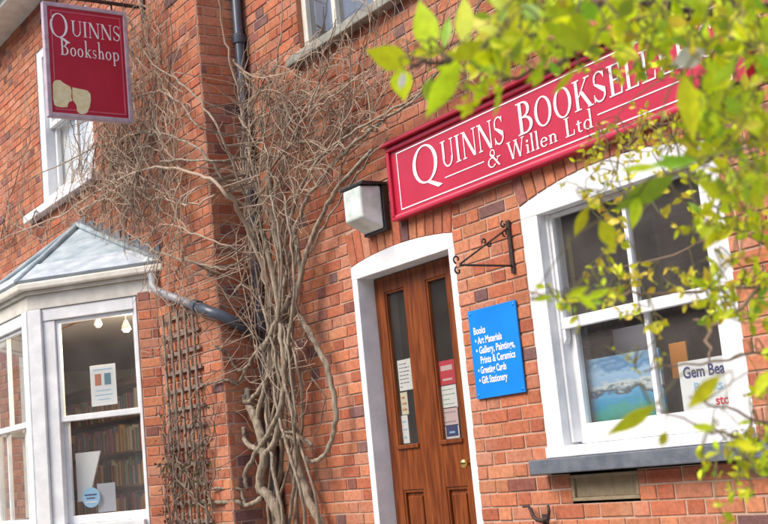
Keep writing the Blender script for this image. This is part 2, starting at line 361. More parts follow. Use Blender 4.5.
# ------------------------------------------------------------------ main building: wall, upper window, sash window, door
LW = -7.74                               # the inner corner where the two ranges meet
bld = thing('brick_building', 'red brick shop front holding the wooden door, with the long sign on it', 'building', (-4, 0, 0))
WX0, WX1, WZ0, WZS, WRISE = -4.865, -3.52, 1.0, 2.395, .088
DX0, DX1, DZS, DRISE = -6.555, -5.468, 2.385, .045
UX0, UX1, UZ0, UZ1 = -6.945, -5.55, 3.93, 5.35
dA, wA = arch(DX0, DX1, DZS, DRISE), arch(WX0, WX1, WZS, WRISE)
mb = MB(); mb.c = []
brick_face(mb, I4, LW, .6, 0, 5.625, holes=[(WX0, WX1, WZ0, WZS), (DX0, DX1, -1, DZS), (UX0, UX1, UZ0, UZ1), (-4.724, -4.25, .835, .97)], arches=[dA, wA], seed=3)
wall = mb.build('wall', None, bld, fix=False)

def arc_pts(A, n=14, dr=0, u0=None, u1=None):
    uc, zc, rr, hw, zs = A; out = []
    u0 = uc - hw if u0 is None else u0; u1 = uc + hw if u1 is None else u1
    for i in range(n + 1):
        u = u0 + (u1 - u0) * i / n; out.append((u, zc + math.sqrt((rr + dr) ** 2 - (u - uc) ** 2)))
    return out

# roof edge of the main building
mb = MB(); mb.box(LW + .02, .8, -.32, .02, 5.63, 5.66); mb.box(LW + .02, .8, -.345, -.32, 5.60, 5.80)
mb.build('eaves', 'white', bld, bevel=.003)
mb = MB(); mb.slab([(LW + .02, -.42, 5.80), (.8, -.42, 5.80), (.8, 3.4, 8.2), (LW + .02, 3.4, 8.2)], .05); mb.build('roof', 'slate', bld)

# sash window on the ground floor
sw = MB()
sw.box(WX0 - .004, WX0 + .125, -.003, .15, 1.0, WZS - .0); sw.box(WX1 - .125, WX1 + .004, -.003, .15, 1.0, WZS - .0)
hd = [(WX0 - .004, 2.325), (WX1 + .004, 2.325)] + arc_pts(wA, 16, .002, WX0 - .0, WX1 + .0)[::-1]
hd[2] = (WX1 + .004, WZS); hd[-1] = (WX0 - .004, WZS)
sw.prism(hd, -.005, .148)
sw.box(WX0 + .125, WX0 + .145, .05, .15, 1.13, 2.325); sw.box(WX1 - .145, WX1 - .125, .05, .15, 1.13, 2.325)   # staff beads
win = sw.build('sash_window', 'white', bld, bevel=.004)
b = MB(); b.box(WX0 + .003, WX1 - .003, -.025, .15, 1.062, 1.118); b.build('wooden_sill', 'white', win, bevel=.004)
b = MB(); b.prism([(-4.90, 1.06), (-4.90, .985), (-3.30, .985), (-3.30, 1.06)], -.115, .02); b.build('slate_sill', 'sill', win, bevel=.006)
def sash(parent, x0, x1, z0, z1, y, st, top, bot, mul, mw=.028, name='sash', mat='white'):
    s = MB(); d = .042
    s.box(x0, x0 + st, y, y + d, z0, z1); s.box(x1 - st, x1, y, y + d, z0, z1)
    s.box(x0 + st, x1 - st, y, y + d, z0, z0 + bot); s.box(x0 + st, x1 - st, y, y + d, z1 - top, z1)
    for m_ in mul: s.box(m_ - mw / 2, m_ + mw / 2, y + .004, y + d - .004, z0 + bot, z1 - top)
    o = s.build(name, mat, parent, bevel=.004); return o
def pane(parent, x0, x1, z0, z1, y, mat='glass', X=None):
    p = MB(); p.face([(x0, y, z0), (x1, y, z0), (x1, y, z1), (x0, y, z1)]); return p.build('glass_pane', mat, parent, X=X, fix=False)
sash(win, WX0 + .128, WX1 - .128, 1.712, 2.322, .062, .036, .02, .058, [-4.185])
sash(win, WX0 + .128, WX1 - .128, 1.120, 1.770, .108, .062, .05, .10, [-4.175])
for x0, x1, z0, z1, y in ((WX0 + .165, WX1 - .165, 1.77, 2.30, .084), (WX0 + .19, WX1 - .19, 1.22, 1.72, .13)): pane(win, x0, x1, z0, z1, y)
for x in (WX0 + .131, WX1 - .131 - .034):
    hn = MB(); hn.prism([(x, 1.712), (x + .034, 1.712), (x + .034, 1.66), (x + .017, 1.635), (x, 1.66)], .064, .10)
    hn.build('sash_horn', 'white', win, bevel=.003)

# casement window upstairs
uw = MB()
for x0, x1 in ((UX0, UX0 + .06), (-6.565, -6.515), (-6.07, -6.02), (UX1 - .06, UX1)): uw.box(x0, x1, .035, .12, UZ0 + .06, UZ1 - .05)
uw.box(UX0, UX1, .03, .12, UZ1 - .05, UZ1 + .0); uw.box(UX0, UX1, .03, .12, UZ0, UZ0 + .06)
uwin = uw.build('casement_window', 'oldwhite', bld, bevel=.004)
b = MB(); b.prism([(UX0 - .075, UZ0 + .02), (UX0 - .075, UZ0 - .045), (UX1 + .1, UZ0 - .045), (UX1 + .1, UZ0 + .02)], -.085, .04); b.build('stone_sill', 'stone', uwin, bevel=.008)
for x0, x1 in ((UX0 + .06, -6.565), (-6.515, -6.07), (-6.02, UX1 - .06)): pane(uwin, x0, x1, UZ0 + .06, UZ1 - .05, .07, 'upglass')
lr_ = MB(); lr_.box(UX0 - .06, UX0 - .001, .004, .21, UZ0 - .1, UZ1 + .06); lr_.box(UX1 + .001, UX1 + .06, .004, .21, UZ0 - .1, UZ1 + .06); lr_.box(UX0 - .001, UX1 + .001, .004, .21, UZ1 + .001, UZ1 + .06); lr_.build('reveal', 'mortar_reveal', uwin)
cu = MB(); n = 40
for i in range(n):
    x0 = UX0 + .02 + (UX1 - UX0 - .04) * i / n; x1 = x0 + (UX1 - UX0 - .04) / n
    cu.face([(x0, .2 + .02 * math.sin(i * 1.3), UZ0), (x1, .2 + .02 * math.sin((i + 1) * 1.3), UZ0), (x1, .2 + .02 * math.sin((i + 1) * 1.3), UZ1), (x0, .2 + .02 * math.sin(i * 1.3), UZ1)])
cu.build('curtain', 'grey', uwin, fix=False)
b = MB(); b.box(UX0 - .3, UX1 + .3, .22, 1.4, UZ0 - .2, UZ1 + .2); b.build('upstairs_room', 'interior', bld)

# door
fr = MB()
fr.box(DX0 - .005, DX0 + .055, -.006, .20, .15, DZS); fr.box(DX1 - .055, DX1 + .005, -.006, .20, .15, DZS)
hp = [(DX0 - .005, 2.30), (DX1 + .005, 2.30)] + [(DX1 + .005, DZS)] + arc_pts(dA, 12, .002, DX0, DX1)[::-1][1:-1] + [(DX0 - .005, DZS)]
fr.prism(hp, -.008, .20)
LX0, LX1, DY = DX0 + .057, DX1 - .057, .12
lf = MB(); t = .045
def dbox(x0, x1, z0, z1, y0=DY, y1=DY + t): lf.box(x0, x1, y0, y1, z0, z1)
dbox(LX0, -6.395, .16, 2.295); dbox(-6.175, -5.945, .16, 2.295); dbox(-5.735, LX1, .16, 2.295)
for x0, x1 in ((-6.395, -6.175), (-5.945, -5.735)):
    dbox(x0, x1, 2.195, 2.295); dbox(x0, x1, .945, 1.205); dbox(x0, x1, .16, .36)
    lf.box(x0, x1, DY + .024, DY + .034, .36, .945)                     # lower panels with raised fields
    lf.prism([(x0 + .035, .40), (x1 - .035, .40), (x1 - .035, .905), (x0 + .035, .905)], DY + .010, DY + .026)
    for a, b_, c, d in ((x0, x0 + .016, .36, .945), (x1 - .016, x1, .36, .945), (x0 + .016, x1 - .016, .36, .376), (x0 + .016, x1 - .016, .929, .945)): lf.box(a, b_, DY + .006, DY + .025, c, d)
    for a, b_, c, d in ((x0, x0 + .014, 1.205, 2.195), (x1 - .014, x1, 1.205, 2.195), (x0 + .014, x1 - .014, 2.181, 2.195)): lf.box(a, b_, DY + .006, DY + .03, c, d)
    lf.box(x0 - .006, x1 + .006, DY - .014, DY + .02, 1.198, 1.224)     # bolection sill under each pane
door = lf.build('door', 'wood', bld, bevel=.004)
fr.build('door_frame', 'white', door, bevel=.004)
for x0, x1 in ((-6.395, -6.175), (-5.945, -5.735)): pane(door, x0 + .004, x1 - .004, 1.21, 2.19, DY + .026, 'doorglass')
kb = MB(); kp = Vector((-5.672, DY, 1.075))
kb.lathe([(.027, 0), (.027, .006), (.012, .010), (.011, .032), (.020, .038), (.030, .052), (.029, .064), (.018, .074), (.004, .077)], kp, (0, -1, 0), 24); kb.build('knob', 'brass', door, smooth=True)
kb = MB(); kb.lathe([(.016, 0), (.016, .006), (.012, .009)], (-5.632, DY, 1.02), (0, -1, 0), 16); kb.build('lock_plate', 'black', door, smooth=True)
b = MB(); b.box(DX0 - .1, DX1 + .1, -.30, .2, .0, .145); b.build('doorstep', 'stone', bld, bevel=.01)
# shop room behind door and sash window
rm = MB()
x0, x1, y0, y1, z0, z1 = -7.3, -1.5, .22, 3.6, .1, 2.85
for q in ([(x0, y1, z0), (x1, y1, z0), (x1, y1, z1), (x0, y1, z1)], [(x0, y0, z0), (x0, y1, z0), (x0, y1, z1), (x0, y0, z1)], [(x1, y1, z0), (x1, y0, z0), (x1, y0, z1), (x1, y1, z1)], [(x0, y0, z1), (x0, y1, z1), (x1, y1, z1), (x1, y0, z1)]): rm.face(q)
for a, b_, c, d in ((x0, DX0, z0, z1), (DX1, WX0, z0, z1), (WX1, x1, z0, z1), (DX0, DX1, 2.45, z1), (WX0, WX1, 2.52, z1), (WX0, WX1, z0, 1.05)): rm.box(a, b_, .20, y0 - .003, c, d)
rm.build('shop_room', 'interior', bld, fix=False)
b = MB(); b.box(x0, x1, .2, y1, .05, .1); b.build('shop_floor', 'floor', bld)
b = MB(); b.box(WX0 + .0, WX1 - .0, .225, .70, 1.02, 1.06); b.build('display_shelf', 'shelfwood', bld, bevel=.004)

# air brick below the sash window
ab = MB(); x0, x1, z0, z1 = -4.722, -4.252, .837, .968
ab.box(x0, x1, -.004, .05, z0, z0 + .018); ab.box(x0, x1, -.004, .05, z1 - .018, z1); ab.box(x0, x0 + .02, -.004, .05, z0 + .018, z1 - .018); ab.box(x1 - .02, x1, -.004, .05, z0 + .018, z1 - .018)
ab.box(x0 + .02, x1 - .02, .012, .05, z0 + .018, z1 - .018)
for i in range(12):
    for k in range(2): ab.box(x0 + .035 + i * .034, x0 + .052 + i * .034, .0105, .02, z0 + .03 + k * .042, z0 + .06 + k * .042, )
ab.build('air_brick', pm('buff_terracotta', (.24, .19, .12), (.33, .26, .165), 12, .9, .4, 60), bld, bevel=.003)

# ------------------------------------------------------------------ projecting wing on the left with its bay
FY = -.38
wing = thing('brick_wing', 'red brick wing standing forward, with the white bay window under a small roof', 'building', (-10, FY, 0))
TX0, TX1, TZ0, TZ1 = -11.235, -9.86, 3.85, 5.43
mb = MB(); mb.c = []
XF = Matrix.Translation((0, FY, 0))
brick_face(mb, XF, -15.0, LW, 0, 5.85, holes=[(TX0, TX1, TZ0, TZ1), (-11.7, -8.95, .5, 2.62)], seed=11, dark=.07)
XR = Matrix.Translation((LW, FY, 0)) @ Matrix.Rotation(R(90), 4, 'Z')
brick_face(mb, XR, 0, -FY + .012, 0, 5.85, seed=12, dark=.12)
mb.build('wall', None, wing, fix=False)
ev = MB(); ev.box(-15, LW + .1, FY - .30, FY + .02, 5.86, 5.885); ev.box(-15, LW + .1, FY - .322, FY - .30, 5.84, 6.0); ev.build('eaves', 'oldwhite', wing, bevel=.003)
gt = MB(); n = 9
prof = [(FY - .39 + .065 * math.cos(math.pi + math.pi * i / (n - 1)), 5.99 + .065 * math.sin(math.pi + math.pi * i / (n - 1))) for i in range(n)]
prof += [(y * .0 + (FY - .39) + (y - (FY - .39)) * .9, z + .004) for y, z in prof[::-1]]
o = 0
for i in range(len(prof)):
    j = (i + 1) % len(prof); gt.face([(-15, prof[i][0], prof[i][1]), (-15, prof[j][0], prof[j][1]), (LW + .1, prof[j][0], prof[j][1]), (LW + .1, prof[i][0], prof[i][1])])
gt.build('gutter', 'black', wing, smooth=True)
mb = MB(); mb.slab([(-15, FY - .40, 6.05), (LW + .1, FY - .40, 6.05), (LW + .1, 3.4, 8.6), (-15, 3.4, 8.6)], .05); mb.build('roof', 'slate', wing)

# window upstairs on the wing
tw = MB()
tw.box(TX0, TX0 + .14, FY + .005, FY + .13, TZ0, TZ1); tw.box(TX1 - .11, TX1, FY + .005, FY + .13, TZ0, TZ1)
tw.box(TX0 + .14, TX1 - .11, FY + .005, FY + .13, TZ1 - .12, TZ1); tw.box(TX0 + .14, TX1 - .11, FY + .005, FY + .13, TZ0, TZ0 + .08)
twin = tw.build('sash_window', 'white', wing, bevel=.004)
tx0, tx1 = TX0 + .142, TX1 - .112
sash(twin, tx0, tx1, 4.60, TZ1 - .122, FY + .05, .05, .05, .05, [(tx0 + tx1) / 2])
sash(twin, tx0, tx1, TZ0 + .082, 4.645, FY + .095, .05, .05, .08, [(tx0 + tx1) / 2])
pane(twin, tx0 + .05, tx1 - .05, 4.65, TZ1 - .17, FY + .07, 'glass'); pane(twin, tx0 + .05, tx1 - .05, TZ0 + .16, 4.6, FY + .115, 'glass')
b = MB(); b.prism([(-11.58, 3.84), (-11.58, 3.765), (-9.75, 3.765), (-9.75, 3.84)], FY - .09, FY + .05); b.build('window_sill', 'white', twin, bevel=.006)
b = MB(); b.box(TX0, TX1, FY + .16, FY + .17, TZ0, TZ1); b.build('blind', 'paper', twin)
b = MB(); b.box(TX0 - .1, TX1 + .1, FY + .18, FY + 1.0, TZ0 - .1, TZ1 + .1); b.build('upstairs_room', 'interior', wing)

# bay: corner points on the wall line, front corners
W0 = Vector((-8.74, FY, 0)); th = R(40); dd = Vector((-math.cos(th), -math.sin(th), 0)); FC = W0 + dd * 1.15
FC2 = Vector((-20.63 - FC.x, FC.y, 0)); W1 = Vector((-20.63 - W0.x, FY, 0))
# local frame of a facet: u runs to the left along it from its right-hand end, depth is inwards
def facet(p, q):
    u = (q - p).normalized(); nrm = Vector((0, 0, 1)).cross(u)
    if nrm.y < 0: nrm = -nrm
    return Matrix(((u.x, nrm.x, 0, p.x), (u.y, nrm.y, 0, p.y), (0, 0, 1, 0), (0, 0, 0, 1))), (q - p).length
FR, LR = facet(W0, FC); FF, LF = facet(FC, FC2); FL, LL = facet(FC2, W1)
bay = MB()
def bx(X, *a):
    m_ = MB(); m_.box(*a); o = len(bay.v); bay.v += [tuple(X @ Vector(v)) for v in m_.v]; bay.f += [tuple(i + o for i in f) for f in m_.f]; bay.m += m_.m
BZ0, BZ1 = .80, 2.60
# corner posts, jambs, heads and sills of the three faces
bx(FR, 1.03, 1.148, -.012, .12, BZ0, BZ1); bx(FR, .925, 1.028, .018, .11, BZ0 + .10, 2.50); bx(FR, .196, .222, .006, .11, BZ0, BZ1)
bx(FR, .224, 1.028, .008, .11, 2.502, BZ1); bx(FR, .224, 1.028, -.03, .11, BZ0, BZ0 + .09)
bx(FF, .006, .13, -.014, .12, BZ0, BZ1); bx(FF, LF - .13, LF - .006, -.014, .12, BZ0, BZ1)
bx(FF, .132, LF - .132, .008, .11, 2.502, BZ1); bx(FF, .132, LF - .132, -.03, .11, BZ0, BZ0 + .09)
bx(FL, .006, .13, -.012, .12, BZ0, BZ1); bx(FL, LL - .22, LL - .10, -.012, .12, BZ0, BZ1); bx(FL, .132, LL - .222, .008, .11, 2.502, BZ1); bx(FL, .132, LL - .222, -.03, .11, BZ0, BZ0 + .09)
bay_o = bay.build('bay_window', 'white', wing, bevel=.005)
def fbuild(name, X, boxes, mat, bevel=.004):
    m_ = MB()
    for b_ in boxes: m_.box(*b_)
    return m_.build(name, mat, bay_o, X=X, bevel=bevel)
def fsash(X, u0, u1, z0, z1, y, st, top, bot, mul, mw=.026):
    bxs = [(u0, u0 + st, y, y + .04, z0, z1), (u1 - st, u1, y, y + .04, z0, z1), (u0 + st, u1 - st, y, y + .04, z0, z0 + bot), (u0 + st, u1 - st, y, y + .04, z1 - top, z1)]
    bxs += [(m_ - mw / 2, m_ + mw / 2, y + .004, y + .036, z0 + bot, z1 - top) for m_ in mul]
    fbuild('sash', X, bxs, 'white', .003); pane(bay_o, u0 + st - .002, u1 - st + .002, z0 + bot - .002, z1 - top + .002, y + .02, 'glass', X)
fsash(FR, .224, .924, 1.690, 2.500, .035, .026, .03, .045, [])
fsash(FR, .224, .924, .892, 1.735, .078, .036, .045, .065, [])
for X, L0, L1 in ((FF, .134, LF - .134), (FL, .134, LL - .224)):
    fsash(X, L0, L1, 1.690, 2.500, .035, .04, .03, .045, [L0 + (L1 - L0) * .5])
    fsash(X, L0, L1, .892, 1.735, .078, .045, .045, .065, [L0 + (L1 - L0) * .28, L0 + (L1 - L0) * .72])
# fascia board under the eaves, brick cheeks and dwarf wall
def offset_line(off):                 # the outline of the bay in plan, pushed outwards by off, from right wall end to left wall end
    nF = Vector((math.sin(th), -math.cos(th), 0)); p0 = W0 + nF * off; yF = FC.y - off
    r0 = p0 - dd * ((p0.y - FY) / dd.y); c0 = p0 + dd * ((yF - p0.y) / dd.y)
    return [r0, c0, Vector((-20.63 - c0.x, c0.y, 0)), Vector((-20.63 - r0.x, FY, 0))]
def band(o0, o1, z0, z1, name, mat, parent, bevel=.004, sub=None):
    a, b_ = offset_line(o0), offset_line(o1); m_ = MB(); n = 4
    m_.v = [tuple(Vector((p.x, p.y, z))) for z in (z0, z1) for L in (a, b_) for p in L]
    for i in range(3):
        m_.f += [(i, i + 1, n + i + 1, n + i), (2 * n + i, 3 * n + i, 3 * n + i + 1, 2 * n + i + 1), (n + i, n + i + 1, 3 * n + i + 1, 3 * n + i), (i, 2 * n + i, 2 * n + i + 1, i + 1)]
    m_.f += [(0, n, 3 * n, 2 * n), (n - 1, 3 * n - 1, 4 * n - 1, 2 * n - 1)]; m_.m = [0] * len(m_.f)
    return m_.build(name, mat, parent, bevel=bevel)
band(-.12, .004, 2.603, 2.72, 'fascia', 'oldwhite', bay_o)
band(-.12, .035, 2.722, 2.752, 'fascia_moulding', 'oldwhite', bay_o)
band(.015, .085, 2.754, 2.815, 'bay_gutter', 'oldwhite', bay_o, .014)
band(-.10, .03, .76, .798, 'bay_sill', 'white', bay_o)
m_ = MB(); m_.c = []
brick_face(m_, FR, .012, .188, 0.0, 2.63, seed=21, dark=.1); brick_face(m_, FR, .19, 1.15, 0, .76, seed=22); brick_face(m_, FF, 0, LF, 0, .76, seed=23); brick_face(m_, FL, 0, LL, 0, .76, seed=24); brick_face(m_, FL, LL - .095, LL, .76, 2.63, seed=25)
# returns of the pier so that it is solid from every side
for v in ((FR, 0, .19), ):
    for a, b_ in (((.19, -.006), (.19, .10)), ((.19, .10), (.012, .10))):
        o = len(m_.v); m_.v += [tuple(FR @ Vector((a[0], a[1], z))) for z in (0, 2.62)] + [tuple(FR @ Vector((b_[0], b_[1], z))) for z in (2.62, 0)]
        m_.f.append((o, o + 1, o + 2, o + 3)); m_.m.append(m_.mi('mortar')); m_.c += [(0, 0, 0)] * 4
m_.build('brick_pier', None, bay_o, fix=False)
# roof of the bay: three lead slopes meeting at a point on the wall
AP = Vector((-10.315, FY - .005, 3.455)); e = [Vector((p.x, p.y, 2.815)) for p in offset_line(.075)]
e[0].y = e[3].y = FY - .004
rf = MB()
for i in range(3): rf.slab([e[i + 1], e[i], AP], .012)
low = lambda p, t_: p + (AP - p) * t_
bay_roof = rf.build('bay_roof', 'lead', bay_o)
ap = MB()
for i in range(3):
    a, b_ = e[i + 1], e[i]; nn = (b_ - a).cross(AP - a).normalized()
    ap.slab([a + nn * .013, b_ + nn * .013, low(b_, .27) + nn * .013, low(a, .27) + nn * .013], .014)
tag(ap.build('lead_apron', pm('pale_lead_apron', (.34, .38, .42), (.52, .56, .58), 8, .8, .4, 40, spec=.2, detail=9), bay_o), 'pale lead strip along the foot of the bay roof')
hp = MB()
for q in (1, 2): hp.tube([e[q] + Vector((0, -.01, .018)), AP + Vector((0, -.02, .02))], .026, 10)
hp.build('hip_roll', 'lead', bay_o, smooth=True)
fl = MB()
for q, s in ((0, 1), (3, -1)):        # stepped lead flashing let into the brick courses beside the roof
    p = e[q]; n = 9
    for i in range(n):
        a = p.lerp(AP, i / n); b_ = p.lerp(AP, (i + 1) / n); top = max(a.z, b_.z) + .07
        lo_, hi_ = sorted((a.x, b_.x))
        fl.prism([(lo_ + .004, (b_.z if s > 0 else a.z) if False else min(a.z, b_.z)), (hi_ - .004, min(a.z, b_.z)), (hi_ - .004, top), (lo_ + .004, top)], FY - .020, FY + .004)
fl.build('stepped_flashing', 'leaddark', bay_o, bevel=.003)
fr_ = MB()
fr_.tube([e[0] + Vector((-.02, -.015, .02)), AP + Vector((0, -.02, .03))], .024, 10); fr_.tube([e[3] + Vector((.02, -.015, .02)), AP + Vector((0, -.02, .03))], .024, 10); fr_.build('verge_roll', 'lead', bay_o, smooth=True)
# room behind the bay
rm = MB(); x0, x1, y0, y1, z0, z1 = -14.8, -8.2, FY + .02, 2.2, .1, 2.7
for q in ([(x0, y1, z0), (x1, y1, z0), (x1, y1, z1), (x0, y1, z1)], [(x0, y0, z0), (x0, y1, z0), (x0, y1, z1), (x0, y0, z1)], [(x1, y1, z0), (x1, y0, z0), (x1, y0, z1), (x1, y1, z1)]): rm.face(q)
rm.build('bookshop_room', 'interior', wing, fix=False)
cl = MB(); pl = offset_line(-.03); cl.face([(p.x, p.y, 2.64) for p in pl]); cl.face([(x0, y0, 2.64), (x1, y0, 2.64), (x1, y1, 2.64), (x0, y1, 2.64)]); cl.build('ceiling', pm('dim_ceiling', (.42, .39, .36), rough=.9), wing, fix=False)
cl = MB(); cl.slab([(p.x, p.y, .80) for p in offset_line(-.12)], .03); cl.face([(x0, y0, .1), (x1, y0, .1), (x1, y1, .1), (x0, y1, .1)]); cl.build('window_board', 'shelfwood', wing)

# ------------------------------------------------------------------ lettering
def ell(cx, cy, rx, ry, wx, wy, a0=0, a1=360, n=26):
    out = []
    for i in range(n):
        p = []
        for k, (ax, ay) in ((0, (rx, ry)), (1, (rx - wx, ry - wy))):
            for t_ in (i, i + 1):
                a = R(a0 + (a1 - a0) * t_ / n); p.append((cx + ax * math.cos(a), cy + ay * math.sin(a)))
        out.append([p[0], p[1], p[3], p[2]])
    return out
def rc(x0, y0, x1, y1): return [[(x0, y0), (x1, y0), (x1, y1), (x0, y1)]]
def dg(x0, y0, x1, y1, w_): return [[(x0 - w_ / 2, y0), (x0 + w_ / 2, y0), (x1 + w_ / 2, y1), (x1 - w_ / 2, y1)]]
def stem(x, y0, y1, w_=.14, s0=1, s1=1, sw=.10, sh=.04):
    o = rc(x, y0, x + w_, y1)
    if s0: o += rc(x - sw, y0, x + w_ + sw, y0 + sh)
    if s1: o += rc(x - sw, y1 - sh, x + w_ + sw, y1)
    return o
G = {
 'I': (stem(.11, 0, 1), .42), 'L': (stem(.11, 0, 1) + rc(.2, 0, .62, .05) + [[(.55, .05), (.62, .05), (.64, .27), (.60, .27)]], .70),
 'E': (stem(.11, 0, 1) + rc(.2, 0, .62, .05) + rc(.2, .95, .6, 1) + rc(.2, .48, .5, .53) + rc(.46, .40, .5, .62) + [[(.55, .05), (.62, .05), (.64, .26), (.60, .26)], [(.56, .78), (.60, .78), (.6, .95), (.53, .95)]], .70),
 'U': (stem(.11, .32, 1, .14, 0) + stem(.74, .32, 1, .055, 0) + ell(.455, .34, .345, .36, .10, .06, 180, 360) , .96),
 'N': (stem(.12, 0, 1, .055, 1, 0) + rc(.0, .96, .2, 1) + stem(.82, 0, 1, .055, 0, 1) + dg(.16, 1, .81, 0, .17), 1.02),
 'S': (ell(.33, .745, .26, .255, .07, .055, 25, 200) + ell(.31, .27, .285, .28, .075, .055, -160, 20) + [[(.07, .68), (.19, .62), (.60, .30), (.585, .42)], [(.07, .68), (.10, .58), (.50, .27), (.595, .34)]] + rc(.53, .76, .57, .97) + rc(.045, .03, .085, .28), .68),
 'O': (ell(.47, .5, .45, .52, .145, .05), .98), 'Q': (ell(.47, .5, .45, .52, .12, .045) + [[(.42, .03), (.60, .02), (1.02, -.20), (.86, -.24)]], 1.0),
 'B': (stem(.11, 0, 1) + ell(.32, .755, .30, .245, .13, .05, -90, 90) + ell(.34, .265, .37, .265, .14, .05, -90, 90) + rc(.2, .95, .33, 1) + rc(.2, 0, .35, .05) + rc(.2, .49, .34, .535), .78),
 'K': (stem(.11, 0, 1) + dg(.26, .42, .72, 1, .06) + dg(.80, 0, .40, .58, .17) + rc(.58, .96, .86, 1) + rc(.66, 0, .94, .04), .92),
 'R': (stem(.11, 0, 1) + ell(.34, .74, .32, .26, .135, .05, -90, 90) + rc(.2, .95, .35, 1) + rc(.2, .48, .36, .53) + dg(.82, 0, .44, .5, .17) + rc(.72, 0, .96, .04), .92),
 'W': (dg(.40, 0, .14, 1, .13) + dg(.40, 0, .68, 1, .055) + dg(.92, 0, .66, 1, .13) + dg(.92, 0, 1.18, 1, .055) + rc(0, .96, .3, 1) + rc(1.04, .96, 1.3, 1) + rc(.52, .96, .80, 1), 1.3),
 '&': (ell(.42, .77, .19, .23, .07, .05) + ell(.34, .27, .31, .28, .10, .05, 20, 330) + dg(.88, 0, .34, .72, .13) + dg(.66, .20, .86, .50, .05) + rc(.72, .47, 1.0, .51), 1.02),
 'i': (stem(.09, 0, .48, .11, 1, 0, .07) + rc(.02, .445, .1, .48) + ell(.145, .66, .07, .07, .07, .07), .30), 'l': (stem(.09, 0, 1, .11, 1, 0, .07) + rc(.02, .965, .1, 1), .30),
 'n': (stem(.09, 0, .48, .11, 1, 0, .06) + rc(.02, .445, .1, .48) + ell(.31, .29, .21, .20, .11, .05, 0, 180) + stem(.41, 0, .30, .11, 1, 0, .06), .62),
 'e': (ell(.27, .24, .25, .26, .11, .045, 12, 320) + rc(.07, .255, .50, .295), .54), 't': (stem(.12, .10, .62, .11, 0, 0) + rc(.02, .44, .38, .485) + ell(.28, .14, .16, .15, .10, .05, 180, 320), .42),
 'd': (ell(.28, .24, .26, .26, .11, .045) + stem(.43, 0, 1, .11, 0, 0) + rc(.34, .965, .5, 1) + rc(.5, 0, .62, .035), .66), 'o': (ell(.27, .24, .26, .26, .115, .045), .57),
 'k': (stem(.09, 0, 1, .12, 1, 0, .07) + rc(.02, .965, .1, 1) + dg(.2, .2, .46, .48, .06) + dg(.52, 0, .27, .28, .13) + rc(.42, 0, .62, .035) + rc(.36, .445, .58, .48), .62),
 'h': (stem(.09, 0, 1, .12, 1, 0, .06) + rc(.02, .965, .1, 1) + ell(.31, .29, .21, .20, .12, .05, 0, 180) + stem(.40, 0, .30, .12, 1, 0, .06), .62),
 's': (ell(.20, .365, .15, .125, .05, .035, 20, 200) + ell(.19, .125, .165, .135, .05, .035, -160, 20) + [[(.05, .33), (.12, .29), (.355, .14), (.35, .21)], [(.05, .33), (.08, .26), (.29, .12), (.355, .16)]], .42),
 'p': (stem(.09, -.32, .48, .12, 1, 0, .06) + rc(.02, .445, .1, .48) + ell(.33, .24, .26, .26, .115, .045), .64), ' ': ([], .40)}
def write(mb, s, put, x0, size, fit=None, track=.04):
    adv = sum(G[c][1] + track for c in s) - track; k = (fit / (adv * size)) if fit else 1; x = x0
    for c in s:
        g_, a = G[c]; j = 0
        for poly in g_: mb.face([put(x + u * size * k, v * size, j) for u, v in poly]); j += 1
        x += (a + track) * size * k
    return x

# ------------------------------------------------------------------ long shop sign
SX0, SX1, SZ0, SZ1 = -5.955, -3.235, 2.556, 3.012
sg = thing('shop_sign', 'long crimson name board with white serif lettering above the door and sash window', 'sign', ((SX0 + SX1) / 2, 0, SZ0))
b = MB(); b.box(SX0 + .004, SX1 - .004, -.055, -.012, SZ0 + .004, SZ1 - .004); b.build('board', 'signred', sg, bevel=.002)
b = MB()
b.box(SX0, SX1, -.075, -.013, SZ1 - .03, SZ1); b.box(SX0, SX1, -.075, -.013, SZ0, SZ0 + .022); b.box(SX0, SX0 + .03, -.075, -.013, SZ0 + .022, SZ1 - .03); b.box(SX1 - .03, SX1, -.075, -.013, SZ0 + .022, SZ1 - .03)
b.build('frame', 'signred', sg, bevel=.006)
b = MB(); b.prism([(SX0 - .015, SZ1 + .002), (SX1 + .015, SZ1 + .002), (SX1 + .015, SZ1 + .026), (SX0 - .015, SZ1 + .026)], -.105, -.012); b.build('weather_ledge', 'signdark', sg, bevel=.006)
b = MB()
for z in (SZ0 + .022, ): b.box(SX0 + .032, SX1 - .032, -.0665, -.056, z + .001, z + .009)
b.build('bead', 'pinkedge', sg)
b = MB(); y0, y1 = -.058, -.0555
x0, x1, z0, z1 = SX0 + .09, SX1 - .09, 2.608, 2.962; t = .007
b.box(x0, x1, y0, y1, z0, z0 + t); b.box(x0, x1, y0, y1, z1 - t, z1); b.box(x0, x0 + t, y0, y1, z0 + t, z1 - t); b.box(x1 - t, x1, y0, y1, z0 + t, z1 - t)
b.box(-5.41, -5.05, y0, y1, 2.692, 2.698); b.box(-4.155, -3.62, y0, y1, 2.692, 2.698)
b.build('painted_border', 'letter', sg)
b = MB(); pt = lambda u, z0_: (lambda x, v, j: (x, -.0582 - j * 2e-5, z0_ + v))
write(b, 'Q', pt(0, 2.712), -5.715, .222, .275); write(b, 'UINNS', pt(0, 2.752), -5.425, .155, .575)
write(b, 'B', pt(0, 2.752), -4.745, .175); write(b, 'OOKSELLERS', pt(0, 2.752), -4.605, .155, 1.22)
write(b, '& Willen Ltd', pt(0, 2.645), -5.02, .098, .835)
b.build('lettering', 'letter', sg, fix=False)

